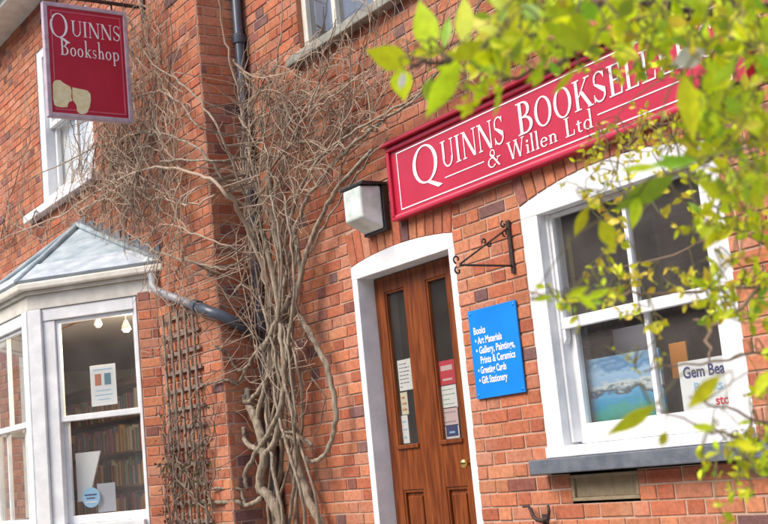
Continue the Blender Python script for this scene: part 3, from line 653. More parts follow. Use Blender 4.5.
# ------------------------------------------------------------------ hanging sign
HX = -8.62; hs = thing('hanging_sign', 'crimson board with cream emblem hanging from an iron arm high above the bay', 'sign', (HX, -.87, 3.92))
HY0, HY1, HZ0, HZ1 = -.545, -1.222, 3.918, 4.83
b = MB(); b.box(HX - .03, HX - .004, HY1 + .02, HY0 - .02, HZ0 + .02, HZ1 - .02); b.build('board', 'signred', hs)
b = MB(); t = .034
b.box(HX - .045, HX + .008, HY1, HY1 + t, HZ0, HZ1); b.box(HX - .045, HX + .008, HY0 - t, HY0, HZ0, HZ1); b.box(HX - .045, HX + .008, HY1 + t, HY0 - t, HZ0, HZ0 + t); b.box(HX - .045, HX + .008, HY1 + t, HY0 - t, HZ1 - t, HZ1)
b.build('frame', 'lilac', hs, bevel=.005)
b = MB(); q = [HY1 + .06, HY0 - .055, HZ0 + .06, HZ1 - .06]; t = .008; xx = (HX - .0035, HX - .001)
b.box(*xx, q[0], q[1], q[2], q[2] + t); b.box(*xx, q[0], q[1], q[3] - t, q[3]); b.box(*xx, q[0], q[0] + t, q[2] + t, q[3] - t); b.box(*xx, q[1] - t, q[1], q[2] + t, q[3] - t); b.build('painted_border', 'pinkedge', hs)
b = MB(); ph = lambda z0_: (lambda y, v, j: (HX - .0012 + j * 2e-5, y, z0_ + v))
write(b, 'Q', ph(4.555), -1.175, .19, .155); write(b, 'UINNS', ph(4.578), -1.005, .125, .40); write(b, 'Bookshop', ph(4.415), -1.10, .135, .475, .07)
b.build('lettering', 'letter', hs, fix=False)
def hx_(px, py, X_=HX): d = ray(px, py); return CAM + d * ((X_ - CAM.x) / d.x)
for LG in ([(52, 345), (57, 335), (68, 330), (82, 331), (96, 343), (122, 357), (127, 372), (126, 398), (130, 415), (122, 416), (114, 424), (110, 440), (90, 440), (72, 438), (58, 430), (53, 405)],
           [(131, 360), (160, 366), (190, 372), (203, 386), (205, 410), (200, 440), (190, 462), (176, 468), (160, 466), (150, 456), (148, 434), (140, 420), (133, 412), (131, 388)]):
    pts = [hx_(40 + x / 4.03, y / 4.03 - 2.0) for x, y in LG]
    b = MB(); b.v = [(xq, p.y, p.z) for xq in (HX - .0045, HX + .0005) for p in pts]; n = len(pts); b.f = [tuple(range(n)), tuple(range(2 * n - 1, n - 1, -1))] + [(k, (k + 1) % n, n + (k + 1) % n, n + k) for k in range(n)]; b.m = [0] * (n + 2)
    b.build('emblem', 'bookcream', hs)
b = MB(); b.tube([(HX - .018, FY - .005, 4.895), (HX - .018, -1.30, 4.895)], .016, 10); b.tube([(HX - .018, FY - .005, 5.40), (HX - .018, -1.18, 4.90)], .010, 8)
b.box(HX - .05, HX + .014, FY - .02, FY - .012, 4.78, 5.46)
for y in (-.66, -1.10): b.tube([(HX - .018, y, 4.895), (HX - .018, y, 4.83)], .008, 8)
b.build('iron_arm', 'iron', hs, smooth=False)

# ------------------------------------------------------------------ lamp, plaque, brackets
lp = thing('wall_lamp', 'black bulkhead lamp with a frosted white body, on the brick left of the long sign', 'lamp', (-6.17, 0, 2.53))
bx0, bx1, bz0, bz1 = -6.305, -6.055, 2.53, 2.815
b = MB(); b.box(bx0, bx1, -.052, -.011, bz0, bz1); b.build('backplate', 'black', lp, bevel=.006)
b = MB(); b.prism([(bx0 - .004, bz1 + .001), (bx1 + .004, bz1 + .001), (bx1 + .004, bz1 + .02), (bx0 - .004, bz1 + .02)], -.20, -.011); b.build('hood', 'black', lp, bevel=.005)
b = MB(); o_ = [(bx0 + .012, -.053, bz0 + .012), (bx1 - .012, -.053, bz0 + .012), (bx1 - .012, -.053, bz1 - .002), (bx0 + .012, -.053, bz1 - .002), (bx0 + .02, -.195, bz0 + .085), (bx1 - .035, -.195, bz0 + .085), (bx1 - .035, -.195, bz1 - .002), (bx0 + .02, -.195, bz1 - .002)]
b.v = o_; b.f = [(0, 1, 5, 4), (1, 2, 6, 5), (2, 3, 7, 6), (3, 0, 4, 7), (4, 5, 6, 7), (3, 2, 1, 0)]; b.m = [0] * 6; b.build('diffuser', 'diff', lp, bevel=.012)

def text_mesh(s, size, fit=None, bold=0):
    cu_ = bpy.data.curves.new('letters', 'FONT'); cu_.body = s; cu_.size = size; cu_.offset = bold; cu_.resolution_u = 3
    ob = bpy.data.objects.new('letters', cu_); C.objects.link(ob); bpy.context.view_layer.update()
    me = bpy.data.meshes.new_from_object(ob.evaluated_get(bpy.context.evaluated_depsgraph_get())); bpy.data.objects.remove(ob)
    v = [tuple(p.co) for p in me.vertices]; f = [tuple(p.vertices) for p in me.polygons]; bpy.data.meshes.remove(me)
    if fit and v:
        w_ = max(p[0] for p in v); v = [(p[0] * fit / w_, p[1], p[2]) for p in v]
    return v, f
def add_text(mb, s, size, put, x, z, fit=None, bold=0, m=None):
    v, f = text_mesh(s, size, fit, bold); o = len(mb.v); mb.v += [tuple(put(x + p[0], z + p[1])) for p in v]; mb.f += [tuple(i + o for i in q_) for q_ in f]; mb.m += [mb.mi(m) if m else 0] * len(f)

def screws(parent, pts, mt='iron'):
    for p in pts: b_ = MB(); b_.lathe([(.008, 0), (.008, .002), (.005, .004)], p, (0, -1, 0), 12); b_.build('screw', mt, parent)
screws(lp, [(bx1 - .02, -.052, bz0 + .006), (bx0 + .02, -.052, bz0 + .006)])
ps = thing('wall_plaque', 'bright blue list sign with six lines of white print beside the door', 'sign', (-5.175, 0, 1.42))
PX0, PX1, PZ0, PZ1 = -5.383, -4.968, 1.418, 1.912
b = MB(); b.box(PX0, PX1, -.022, -.012, PZ0, PZ1); b.build('panel', 'blue', ps, bevel=.002)
screws(ps, [(x_, -.022, z_) for x_ in (PX0 + .02, PX1 - .02) for z_ in (PZ0 + .02, PZ1 - .02)], 'blue')
b = MB(); L = PX0 + .035; yy = lambda x, z: (x, -.0232, z)
for s, dx, i, ft in (('Books', .0, 0, .105), ('• Art Materials', .005, 1, .235), ('• Gallery, Paintings,', .005, 2, .335), ('Prints & Ceramics', .035, 3, .30), ('• Greeting Cards', .005, 4, .245), ('• Gift Stationery', .005, 5, .245)):
    add_text(b, s, .056, yy, L + dx, 1.775 - i * .055, ft, .0012)
b.build('lettering', 'letter', ps, fix=False)

def scroll(c, r0, a0, turns, up, out_, n=16):     # a small spiral in the plane of out_ (horizontal) and up
    return [Vector(c) + out_ * (r0 * (1 - .65 * i / n) * math.cos(a0 + turns * 2 * math.pi * i / n)) + up * (r0 * (1 - .65 * i / n) * math.sin(a0 + turns * 2 * math.pi * i / n)) for i in range(n + 1)]
OUT, UP = Vector((0, -1, 0)), Vector((0, 0, 1))
br = thing('iron_bracket', 'rusty wrought iron arm with small scrolls and nothing hanging, above the blue sign', 'bracket', (-4.96, 0, 2.06))
b = MB(); b.box(-4.973, -4.945, -.022, -.011, 2.055, 2.345); b.build('wall_plate', 'iron', br, bevel=.002)
b = MB(); X_ = -4.959
b.tube([(X_, -.02, 2.095), (X_, -.375, 2.095)], .006, 8); b.build('arm', 'iron', br, smooth=True)
b = MB(); b.tube([(X_, -.375, 2.10), (X_, -.20, 2.20), (X_, -.025, 2.30)], .005, 8); b.build('brace', 'iron', br, smooth=True)
for c, r0, a0, tn in (((X_, -.392, 2.125), .024, -1.2, .8), ((X_, -.392, 2.065), .022, 1.2, -.8), ((X_, -.195, 2.225), .017, -.6, .9), ((X_, -.165, 2.21), .015, 2.5, .9), ((X_, -.045, 2.275), .02, -1.5, .9), ((X_, -.05, 2.32), .02, 1.5, -.9)):
    b = MB(); b.tube(scroll(c, r0, a0, tn, UP, OUT), .0048, 6); b.build('scroll', 'iron', br, smooth=True)

hk = thing('wall_hook', 'small black curled iron hook low on the brick below the blue sign', 'hook', (-5.0, 0, .74))
b = MB(); p = [at(x, y, -.05) for x, y in ((523, 507), (528, 506), (531, 510), (533, 516), (537, 520), (543, 520.5), (548, 518), (549, 512), (548, 505))]
b.tube(p, [.006, .008, .010, .010, .011, .011, .010, .009, .007], 8); b.build('hook_arm', 'iron', hk, smooth=True)
b = MB(); q = at(540, 521, -.05); b.tube([q, (q.x, -.012, q.z - .01)], .009, 8); b.box(q.x - .02, q.x + .02, -.016, -.011, q.z - .05, q.z + .03); b.build('fixing', 'iron', hk)

# ------------------------------------------------------------------ pipes
dp = thing('downpipe', 'dark rainwater pipe running up the inner corner, half hidden by bare vine stems', 'pipe', (-7.69, -.065, 0))
b = MB(); b.tube([(-7.695, -.065, z) for z in (0, 2.0, 4.0, 5.62)], .037, 16); b.build('pipe', 'pipe', dp, smooth=True)
for z in (.9, 1.98, 2.72, 4.3):
    b = MB(); b.lathe([(.038, 0), (.046, .002), (.046, .07), (.038, .072)], (-7.695, -.065, z), (0, 0, 1), 16); b.box(-7.715, -7.675, -.065, -.010, z + .02, z + .05); b.build('collar', 'pipe', dp)
bp_ = thing('branch_pipe', 'sloping waste pipe, grey then black, from the bay gutter to the corner pipe', 'pipe', (-8.2, -.45, 2.3))
b = MB(); b.tube([(-8.70, -.445, 2.735), (-8.665, -.45, 2.635), (-8.60, -.45, 2.585), (-7.86, -.445, 2.335)], .032, 14); b.build('grey_length', 'greypipe', bp_, smooth=True)
b = MB(); b.tube([(-7.92, -.445, 2.355), (-7.80, -.445, 2.315), (-7.735, -.44, 2.285), (-7.69, -.40, 2.262), (-7.68, -.30, 2.21), (-7.682, -.10, 2.105)], .039, 14); b.build('black_length', 'pipe', bp_, smooth=True)
b = MB(); d_ = Vector((.74, 0, -.25)).normalized(); b.lathe([(.040, 0), (.049, .004), (.049, .07), (.040, .074)], (-7.98, -.446, 2.377), d_, 16); b.build('collar', 'pipe', bp_)

# ------------------------------------------------------------------ trellis and the withered climber on it
tr = thing('trellis', 'weathered wooden lattice fixed to the wing wall between the bay and the corner', 'trellis', (-8.3, FY, .3))
b = MB()
for i in range(5): b.box(-8.60 + i * .13 - .014, -8.60 + i * .13 + .014, FY - .045, FY - .031, .35, 2.40)
b.build('upright_lath', 'woodsill', tr, bevel=.002)
b = MB()
for i in range(15): b.box(-8.66, -8.02, FY - .030, FY - .016, .42 + i * .137, .448 + i * .137)
b.build('cross_lath', 'woodsill', tr, bevel=.002)

def leaf(mb, base, d, L, wd, up, m=None, fold=.25, droop=.25, n=5):
    d = d.normalized(); s = d.cross(up); s = (s if s.length > 1e-3 else d.cross(Vector((1, .2, 0)))).normalized(); nrm = s.cross(d)
    o = len(mb.v); k = mb.mi(m) if m else 0; prof = [.0, .55, .95, 1.0, .78, .38, 0] if n >= 5 else [0, .9, .85, 0]; K = len(prof)
    for i, pw in enumerate(prof):
        t_ = i / (K - 1); c = base + d * (L * t_) - nrm * (droop * L * t_ * t_)
        h = wd / 2 * pw
        mb.v += [tuple(c + s * h + nrm * (fold * h)), tuple(c), tuple(c - s * h + nrm * (fold * h))]
    for i in range(K - 1):
        a = o + 3 * i
        mb.f += [(a, a + 1, a + 4, a + 3), (a + 1, a + 2, a + 5, a + 4)]; mb.m += [k, k]
rv = lambda s=1: Vector((rnd.gauss(0, s), rnd.gauss(0, s), rnd.gauss(0, s)))

def wallY(x, z=0):
    if x > LW + .14: return 0.0
    if x < LW - .05: return FY
    t_ = (x - (LW - .05)) / .19; return FY * (1 - t_)
def hug(x, z, d): return Vector((x, wallY(x) - d, z))
cb = thing('climbing_shrub', 'withered russet climber with a few leaves tangled on the wooden trellis', 'climber', (-8.3, FY - .08, 0))
b = MB(); lv = MB(); lo2 = MB()
for i in range(42):
    x = rnd.uniform(-8.66, -7.85); z = rnd.uniform(.0, 1.3); a = rnd.uniform(-.7, .7); P = []
    for k in range(10):
        P.append(Vector((x, FY - .05 - .05 * rnd.random(), z))); a += rnd.gauss(0, .35); a *= .9; x += .11 * math.sin(a); z += .09 * math.cos(a) * rnd.uniform(.6, 1.3)
        x = min(max(x, -8.68), -7.80)
    b.tube(P, [.006 * (1 - .06 * k) for k in range(10)], 5)
    for p in P[2:]:
        for _ in range(5 if p.z < 1.35 else 2):
            if rnd.random() < (.26 if p.z < 1.4 else .12): leaf(lv if rnd.random() < .8 else lo2, p + rv(.03), rv() + Vector((0, -.4, -.3)), rnd.uniform(.025, .05), rnd.uniform(.014, .026), rv(), n=3)
b.build('stem', pm('dull_brown_stem', (.13, .095, .07), (.24, .18, .13), 6, .85), cb); lv.build('leaves', 'redleaf', cb, fix=False); lo2.build('leaves', 'olive', cb, fix=False)

# ------------------------------------------------------------------ the big bare vine
vine = thing('wisteria_vine', 'old bare vine with thick twisted stems and dry twigs, climbing the corner of the walls', 'vine', (-7.5, -.2, 0))
def smooth_path(P, n=5):
    out = []
    for i in range(len(P) - 1):
        p0, p1, p2, p3 = P[max(i - 1, 0)], P[i], P[i + 1], P[min(i + 2, len(P) - 1)]
        for k in range(n):
            t_ = k / n; out.append(.5 * ((2 * p1) + (p2 - p0) * t_ + (2 * p0 - 5 * p1 + 4 * p2 - p3) * t_ ** 2 + (3 * p1 - p0 - 3 * p2 + p3) * t_ ** 3))
    return out + [P[-1]]
def outside(p):
    if p.x < LW + .02 and p.y > FY - .02: return Vector((LW + .025, p.y, p.z)) if p.y > FY + .03 else Vector((p.x, FY - .03, p.z))
    return p
def stem_px(pl, r0, r1, n=5, wob=.004):
    P = smooth_path([at(x, y, Y) for x, y, Y in pl], n); N = len(P)
    P = [outside(p + rv(wob)) for p in P]
    return P, [(r0 + (r1 - r0) * i / (N - 1)) * rnd.uniform(.95, 1.07) for i in range(N)]
STEMS = [
 ([(290, 560, -.22), (282, 524, -.22), (270, 498, -.24), (260, 487, -.26), (264, 457, -.26), (256, 421, -.24), (248, 405, -.22), (240, 390, -.20)], .036, .028),
 ([(335, 560, -.10), (321, 524, -.12), (308, 498, -.13), (297, 454, -.14), (293, 407, -.15), (291, 360, -.15), (284, 310, -.14), (282, 265, -.14), (274, 215, -.13), (268, 160, -.12)], .032, .020),
 ([(233, 490, -.28), (240, 480, -.28), (256, 454, -.28), (275, 421, -.26), (284, 390, -.24), (282, 345, -.22), (279, 312, -.20), (272, 272, -.18), (262, 230, -.16)], .016, .020),
 ([(264, 457, -.26), (275, 440, -.25), (283, 400, -.22), (286, 370, -.21), (290, 330, -.20), (302, 270, -.16), (309, 247, -.13), (324, 211, -.11), (345, 180, -.10), (372, 150, -.09)], .022, .013),
 ([(262, 350, -.22), (272, 332, -.22), (286, 305, -.20), (300, 275, -.16), (296, 240, -.14), (286, 205, -.14)], .022, .016),
 ([(287, 300, -.17), (300, 317, -.15), (313, 338, -.13), (326, 365, -.12), (335, 400, -.12), (335, 425, -.12), (328, 450, -.13), (316, 461, -.14), (304, 458, -.15)], .022, .014),
 ([(240, 428, -.26), (244, 439, -.27), (253, 448, -.27), (264, 452, -.26)], .016, .020),
 ([(262, 440, -.25), (280, 437, -.22), (300, 439, -.18), (309, 441, -.16), (311, 445, -.16), (296, 434, -.18), (276, 431, -.22)], .014, .009),
 ([(238, 395, -.24), (248, 402, -.24), (262, 385, -.22), (272, 372, -.2), (280, 352, -.19)], .018, .013),
 ([(256, 421, -.24), (262, 400, -.22), (268, 370, -.2), (270, 330, -.18), (268, 290, -.17), (262, 250, -.16)], .019, .015),
 ([(278, 560, -.14), (274, 510, -.14), (282, 460, -.14), (279, 410, -.14), (276, 360, -.14), (277, 300, -.14)], .018, .012),
 ([(300, 560, -.10), (296, 500, -.10), (288, 440, -.11), (287, 390, -.11), (292, 330, -.1), (296, 280, -.09)], .012, .010),
 ([(244, 505, -.30), (236, 498, -.31), (228, 490, -.33), (210, 488, -.42)], .014, .008),
 ([(262, 498, -.27), (246, 505, -.30), (225, 502, -.36), (205, 505, -.44)], .020, .010),
 ([(250, 365, -.24), (238, 370, -.28), (225, 352, -.36), (214, 345, -.44)], .012, .008),
 ([(262, 345, -.2), (248, 366, -.24), (236, 385, -.28), (226, 380, -.36), (206, 385, -.44)], .014, .008),
 ([(330, 560, -.06), (318, 510, -.07), (300, 470, -.08), (290, 430, -.1)], .012, .01),
]
BR = [
 ([(268, 290, -.17), (250, 235, -.25), (225, 192, -.5), (190, 172, -.5), (150, 168, -.5), (100, 190, -.47), (60, 215, -.46), (0, 240, -.46), (-50, 262, -.44)], .024, .010),
 ([(262, 250, -.16), (235, 200, -.32), (200, 152, -.52), (150, 132, -.5), (90, 150, -.48), (20, 185, -.46)], .02, .008),
 ([(262, 230, -.16), (238, 180, -.34), (215, 120, -.5), (180, 82, -.52), (150, 60, -.5), (128, 20, -.5)], .018, .007),
 ([(268, 220, -.15), (250, 160, -.2), (240, 100, -.2), (228, 50, -.3), (215, -20, -.4)], .02, .009),
 ([(284, 290, -.16), (300, 215, -.14), (330, 168, -.12), (368, 132, -.12), (405, 106, -.12), (440, 72, -.12), (490, 30, -.1)], .026, .010),
 ([(280, 270, -.14), (296, 200, -.16), (326, 152, -.14), (372, 122, -.14), (420, 92, -.1), (470, 62, -.1), (520, 40, -.1)], .02, .009),
 ([(270, 240, -.14), (282, 165, -.14), (304, 120, -.16), (342, 90, -.14), (385, 58, -.1)], .018, .007),
 ([(268, 200, -.13), (264, 150, -.12), (262, 110, -.14), (276, 62, -.14), (282, 0, -.1)], .016, .007),
 ([(300, 272, -.13), (330, 216, -.1), (362, 168, -.1), (392, 132, -.1)], .014, .006),
 ([(262, 262, -.16), (225, 245, -.45), (190, 232, -.5), (160, 226, -.48), (140, 246, -.46)], .014, .006),
 ([(245, 159, -.24), (205, 160, -.52), (160, 161, -.50)], .016, .012),
 ([(140, 215, -.47), (120, 192, -.48), (112, 166, -.48), (122, 145, -.47), (118, 110, -.46)], .018, .010),
 ([(78, 212, -.46), (100, 200, -.48), (118, 198, -.48), (128, 180, -.47), (124, 160, -.47)], .018, .012),
 ([(150, 250, -.47), (190, 262, -.5), (225, 268, -.42), (255, 252, -.2)], .014, .01),
 ([(232, 60, -.3), (260, 90, -.14), (300, 108, -.1), (350, 84, -.1)], .012, .006),
 ([(345, 90, -.1), (343, 140, -.1), (338, 200, -.08)], .006, .005), ([(352, 20, -.1), (350, 90, -.1), (352, 140, -.1)], .007, .005),
 ([(200, 128, -.5), (160, 92, -.5), (110, 112, -.48), (60, 130, -.47)], .012, .006),
 ([(215, 195, -.5), (185, 205, -.5), (158, 190, -.48), (135, 170, -.47)], .012, .007),
]
for i in range(9):                                             # thinner stems wound round the thick ones
    x = rnd.uniform(258, 318); Y = rnd.uniform(-.26, -.12); a = x + rnd.gauss(0, 8); top = rnd.uniform(180, 300); ph = rnd.uniform(0, 6); c_ = 281 + rnd.gauss(0, 9)
    pl = [(x + (c_ - x) * k / 7 + 9 * math.sin(ph + k * 1.1), 545 + (top - 545) * k / 7, Y + .05 * math.cos(ph + k * 1.3)) for k in range(8)]
    STEMS.append((pl, rnd.uniform(.008, .014), .007))
nodes = []
for pl, r0, r1 in STEMS:
    P, rr = stem_px(pl, r0, r1); s = MB(); s.tube(P, rr, 9); s.build('stem', 'bark', vine, smooth=True)
for i, (pl, r0, r1) in enumerate(BR):
    P, rr = stem_px(pl, r0 * .62, r1 * .62, 7, .006); s = MB(); s.tube(P, rr, 7); s.build('branch', 'bark' if i % 3 else 'twig', vine, smooth=True)
    for k in range(len(P) - 1): nodes.append((P[k], (P[k + 1] - P[k]).normalized(), max(.4, r0 * 40)))
def blocked(p):
    x, y, z = p
    if -6.35 < x < -3.2 and z < 3.06: return True           # shop sign, lamp, door, window
    if -7.02 < x < -5.5 and z > 3.98: return True
    if x > -6.75 and z < 2.9: return True
    if -9.95 < x < -8.70 and z < 2.60 + 0 and x < -8.72: return True
    if x < -8.75 and z < 2.78: return True
    if x < -8.72:                                             # keep the bay roof clear
        if z < 3.50 - .43 * abs(x + 10.315) and y > -1.3: return True
    if TX0 + .1 < x < TX1 - .5 and TZ0 < z < TZ1 and y > FY - .2: return rnd.random() < .8
    if -8.66 < x < -8.58 and -1.24 < y < -.52 and z > 3.88: return True
    if x > -7.5 and z < 1.2: return True
    if abs(x - LW) < .16 and z > 2.9 and rnd.random() < .45: return True
    if -7.6 < x and z > 4.0: return rnd.random() < .35
    if x > -7.3 and z < 2.75 and y > -.14: return rnd.random() < .4
    return False
tw = MB(); t2 = MB(); count = 0
wts = []
for p, d, w_ in nodes:
    v = w_
    if p.z < 2.4: v *= .3
    if p.x > LW and p.z < 3.0: v *= .3
    if p.x > LW - .2: v *= .7
    wts.append(v)
def grow(mb, p, ang, L, r0, seg, d0, depth=0):
    global count
    x, z = p.x, p.z; dep = max(.02, wallY(x) - p.y); pts = [p.copy()]; curl = rnd.gauss(0, .16)
    st = L / seg
    for k in range(seg):
        ang += rnd.gauss(0, .24) + curl; curl *= .96
        x += st * math.cos(ang); z += st * math.sin(ang) - .02 * st * k * .3; dep += rnd.gauss(0, .016); dep = min(max(dep, .018), .24)
        q = hug(x, z, dep)
        if blocked(q): break
        pts.append(q)
    if len(pts) < 4: return
    n = len(pts); mb.tube(pts, [max(.0016, r0 * (1 - .75 * i / n)) for i in range(n)], 4, caps=False); count += 1
    if depth < 2:
        for i in range(2, n):
            if rnd.random() < (.22 if depth == 0 else .13): grow(mb, pts[i], ang + rnd.choice((-1, 1)) * rnd.uniform(.4, 1.2), L * rnd.uniform(.3, .6), r0 * .62, max(5, seg // 2), dep, depth + 1)
sel = rnd.choices(range(len(nodes)), weights=wts, k=330)
for i in sel:
    p, d, w_ = nodes[i]; a = math.atan2(d.z, d.x) + rnd.gauss(0, .75)
    grow(tw if rnd.random() < .68 else t2, p, a, rnd.uniform(.4, 1.35), rnd.uniform(.0032, .0068), 12, .1)
for i in range(130):                                           # the tangle over the front of the wing, either side of the pipe
    p = at(rnd.gauss(185, 45), rnd.gauss(130, 60), FY - .06)
    if p.x < LW - .05 and not blocked(p): grow(tw if i % 3 else t2, p, rnd.choice((rnd.gauss(2.6, .5), rnd.gauss(.4, .5), rnd.gauss(1.2, .5))), rnd.uniform(.6, 1.5), rnd.uniform(.003, .006), 13, .08, 0 if i % 2 else 1)
for i in range(45):                                            # sweeping shoots on the main wall above the lamp
    p = at(rnd.uniform(275, 380), rnd.uniform(70, 180), -.06); grow(tw if i % 3 else t2, p, rnd.gauss(.6, .35) + rnd.choice((0, math.pi)), rnd.uniform(.7, 1.6), rnd.uniform(.003, .006), 14, .06, 1)
for i in range(70):                                            # shoots wandering on the wing wall and over the right-hand wall top
    p = hug(rnd.uniform(-12.5, -8.0), rnd.uniform(3.5, 5.3), rnd.uniform(.03, .12)) if i % 2 else hug(rnd.uniform(-7.6, -6.4), rnd.uniform(2.9, 4.2), rnd.uniform(.03, .12))
    if not blocked(p): grow(tw, p, rnd.uniform(0, 6.28), rnd.uniform(.5, 1.1), rnd.uniform(.003, .005), 12, .1)
for i in range(95):                                            # long straight shoots
    p, d, w_ = nodes[rnd.choices(range(len(nodes)), weights=wts)[0]]
    grow(tw if i % 3 else t2, p, rnd.choice((rnd.gauss(.5, .4), rnd.gauss(2.7, .4), rnd.gauss(1.57, .25), rnd.gauss(-1.57, .15))), rnd.uniform(1.0, 2.2), rnd.uniform(.004, .0065), 16, .1, 1)
for i in range(40):                                            # whips round the trunk
    p = at(rnd.uniform(240, 315), rnd.uniform(270, 500), -.18); grow(tw if i % 2 else t2, p, rnd.choice((1.57, -1.57)) + rnd.gauss(0, .5), rnd.uniform(.4, .9), rnd.uniform(.003, .006), 10, .1)
tag(tw.build('twigs', 'twig', vine, fix=False), kind='stuff')
tag(t2.build('dark_twigs', pm('brown_dead_twig', (.11, .075, .055), (.22, .16, .12), 3, .85, .3, 60), vine, fix=False), kind='stuff')

# ------------------------------------------------------------------ tree in leaf, reaching in from the right
tree = thing('young_tree', 'slim tree in fresh lime green leaf reaching across the long sign and the sash window', 'tree', (-.75, -2.15, 0))
TB = Vector((-.75, -2.15, 0))
trunk = [TB + Vector((.03 * math.sin(z * 2.1), .03 * math.cos(z * 1.7), z)) for z in (-.02, .3, .6, .9, 1.2, 1.5, 1.8, 2.1, 2.4)]
s = MB(); s.tube(trunk, [.075, .062, .056, .052, .047, .041, .034, .026, .016], 12); s.build('trunk', 'darktwig', tree, smooth=True)
MBR = [
 [(800, -20, 2.3), (706, 12, 2.1), (659, 6, 2.0), (611, 4, 1.9), (540, 8, 1.7), (480, 48, 1.5), (448, 57, 1.45), (412, 64, 1.4)],
 [(800, 0, 2.25), (706, 12, 2.1), (688, 15, 2.05), (674, 36, 2.0), (659, 37, 2.0), (638, 24, 1.9), (611, 22, 1.8), (560, 62, 1.7), (500, 84, 1.6)],
 [(820, 30, 2.4), (768, 21, 2.3), (742, 18, 2.2), (721, 12, 2.1)],
 [(820, 85, 2.4), (768, 82, 2.3), (718, 85, 2.2), (700, 101, 2.1), (692, 140, 2.0)],
 [(820, 150, 2.4), (768, 150, 2.3), (726, 157, 2.1), (703, 159, 2.0), (657, 180, 1.8), (600, 201, 1.7)],
 [(820, 262, 2.5), (741, 228, 2.2), (707, 197, 2.1)],
 [(830, 295, 2.4), (760, 288, 2.3), (700, 290, 2.2), (660, 294, 2.1), (608, 296, 2.0), (552, 297, 1.9), (528, 290, 1.9)],
 [(830, 345, 2.4), (768, 354, 2.2), (700, 362, 2.0), (643, 371, 1.9)],
 [(850, 470, 2.2), (768, 426, 1.9), (719, 407, 1.7), (688, 395, 1.6)],
 [(850, 490, 2.2), (768, 455, 1.95), (740, 440, 1.8), (700, 425, 1.6), (655, 408, 1.5)],
 [(850, 520, 2.2), (775, 480, 2.1), (745, 472, 2.0)],
 [(850, 120, 3.2), (768, 112, 3.1), (700, 125, 3.0), (640, 122, 2.9), (592, 140, 2.8)],
 [(850, 230, 3.0), (770, 222, 2.9), (710, 238, 2.8), (650, 262, 2.7), (590, 268, 2.6)],
 [(760, 290, 2.3), (725, 318, 2.2), (710, 325, 2.2), (691, 318, 2.2)], [(710, 325, 2.2), (710, 362, 2.15)],
]
tn = []
for bi, pl in enumerate(MBR):
    thin = 1 if bi < 4 else .5
    P = [far(*v) for v in pl]
    if pl[0][0] >= 800:
        hgt = min(max(P[0].z - .15, .5), 2.3); k = min(range(len(trunk)), key=lambda i: abs(trunk[i].z - hgt)); P = [trunk[k], (trunk[k] + P[0]) / 2 + Vector((0, 0, .05))] + P
    P = smooth_path(P, 5); N = len(P); s = MB(); P = [p + rv(.003) for p in P]
    s.tube(P, [thin * (.0075 * (1 - .82 * i / N) + .0009) for i in range(N)], 7); s.build('branch', 'darktwig' if bi < 4 else 'lightbranch', tree, smooth=True)
    tn += P[N // 4:]
big, small, dark, gold, pale, tws = MB(), MB(), MB(), MB(), MB(), MB()
def link(a, rest):                      # a thin curved shoot from the nearest branch
    p = min(tn, key=lambda q: (q - a).length); m_ = p.lerp(a, .5) + rv(.012) + Vector((0, 0, .02)); P = smooth_path([p, m_, a], 4) + rest
    N = len(P); tws.tube(P, [.0014 - .0008 * i / N for i in range(N)], 4, caps=False)
    tn.extend([m_, a] + rest)
def px_leaf(mb, bx_, by, tx, ty, D, wpx, tilt=0, D2=None):
    a = far(bx_, by, D); t_ = far(tx, ty, D2 or D + rnd.uniform(-.03, .05)); d = t_ - a; L = d.length
    view = (CAM - a).normalized(); up = (view + rv(.25) + Vector((0, 0, tilt))).normalized()
    leaf(mb, a, d, L, wpx * D / 1227 * 1.05, up, fold=rnd.uniform(.1, .3), droop=rnd.uniform(.0, .10))
    link(a, [])
BIG = [(411, 63, 366, 51, 25), (401, 66, 404, 101, 22), (433, 54, 418, -2, 25), (447, 50, 408, 53, 13), (459, 57, 426, 119, 24), (466, 47, 464, -6, 20), (489, 82, 473, 100, 13), (452, 60, 484, 40, 18), (470, 55, 500, 62, 15),
 (590, 52, 545, 4, 34), (556, 48, 590, -4, 30), (575, 56, 540, 40, 18), (480, 55, 509, 50, 14), (577, 67, 551, 96, 6.5), (500, 87, 495, 118, 6), (545, 66, 525, 84, 8), (600, 30, 612, 0, 16), (683, 72, 694, 142, 20), (700, 90, 720, 130, 12), (638, 195, 632, 230, 12),
 (600, 220, 616, 249, 17), (588, 205, 574, 240, 11), (656, 405, 606, 436, 15), (721, 375, 687, 409, 15), (716, 428, 690, 427, 9), (667, 431, 659, 448, 9), (770, 370, 755, 397, 12), (735, 444, 760, 450, 9), (752, 440, 722, 446, 8), (530, 300, 556, 296, 6), (575, 292, 600, 312, 8), (585, 300, 612, 288, 8), (566, 298, 590, 286, 8), (660, 166, 615, 170, 8), (622, 205, 648, 196, 7), (695, 180, 740, 205, 14), (750, 150, 768, 120, 16), (640, 60, 610, 45, 14), (730, 110, 752, 90, 14), (745, 190, 768, 210, 12), (700, 140, 680, 165, 10)]
for v in BIG: px_leaf(big, *v[:4], rnd.uniform(1.35, 1.7), v[4])
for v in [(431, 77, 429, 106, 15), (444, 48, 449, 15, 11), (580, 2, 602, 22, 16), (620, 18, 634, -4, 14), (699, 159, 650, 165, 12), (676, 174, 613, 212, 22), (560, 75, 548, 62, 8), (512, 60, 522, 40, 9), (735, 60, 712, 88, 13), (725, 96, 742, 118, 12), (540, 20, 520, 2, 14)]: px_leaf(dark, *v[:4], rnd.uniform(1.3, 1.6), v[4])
px_leaf(pale, 706, 50, 670, 66, 1.5, 20); px_leaf(pale, 404, 72, 400, 90, 1.45, 7); px_leaf(pale, 758, 140, 742, 150, 1.6, 12)  # overexposure put into the colour: leaves painted near white
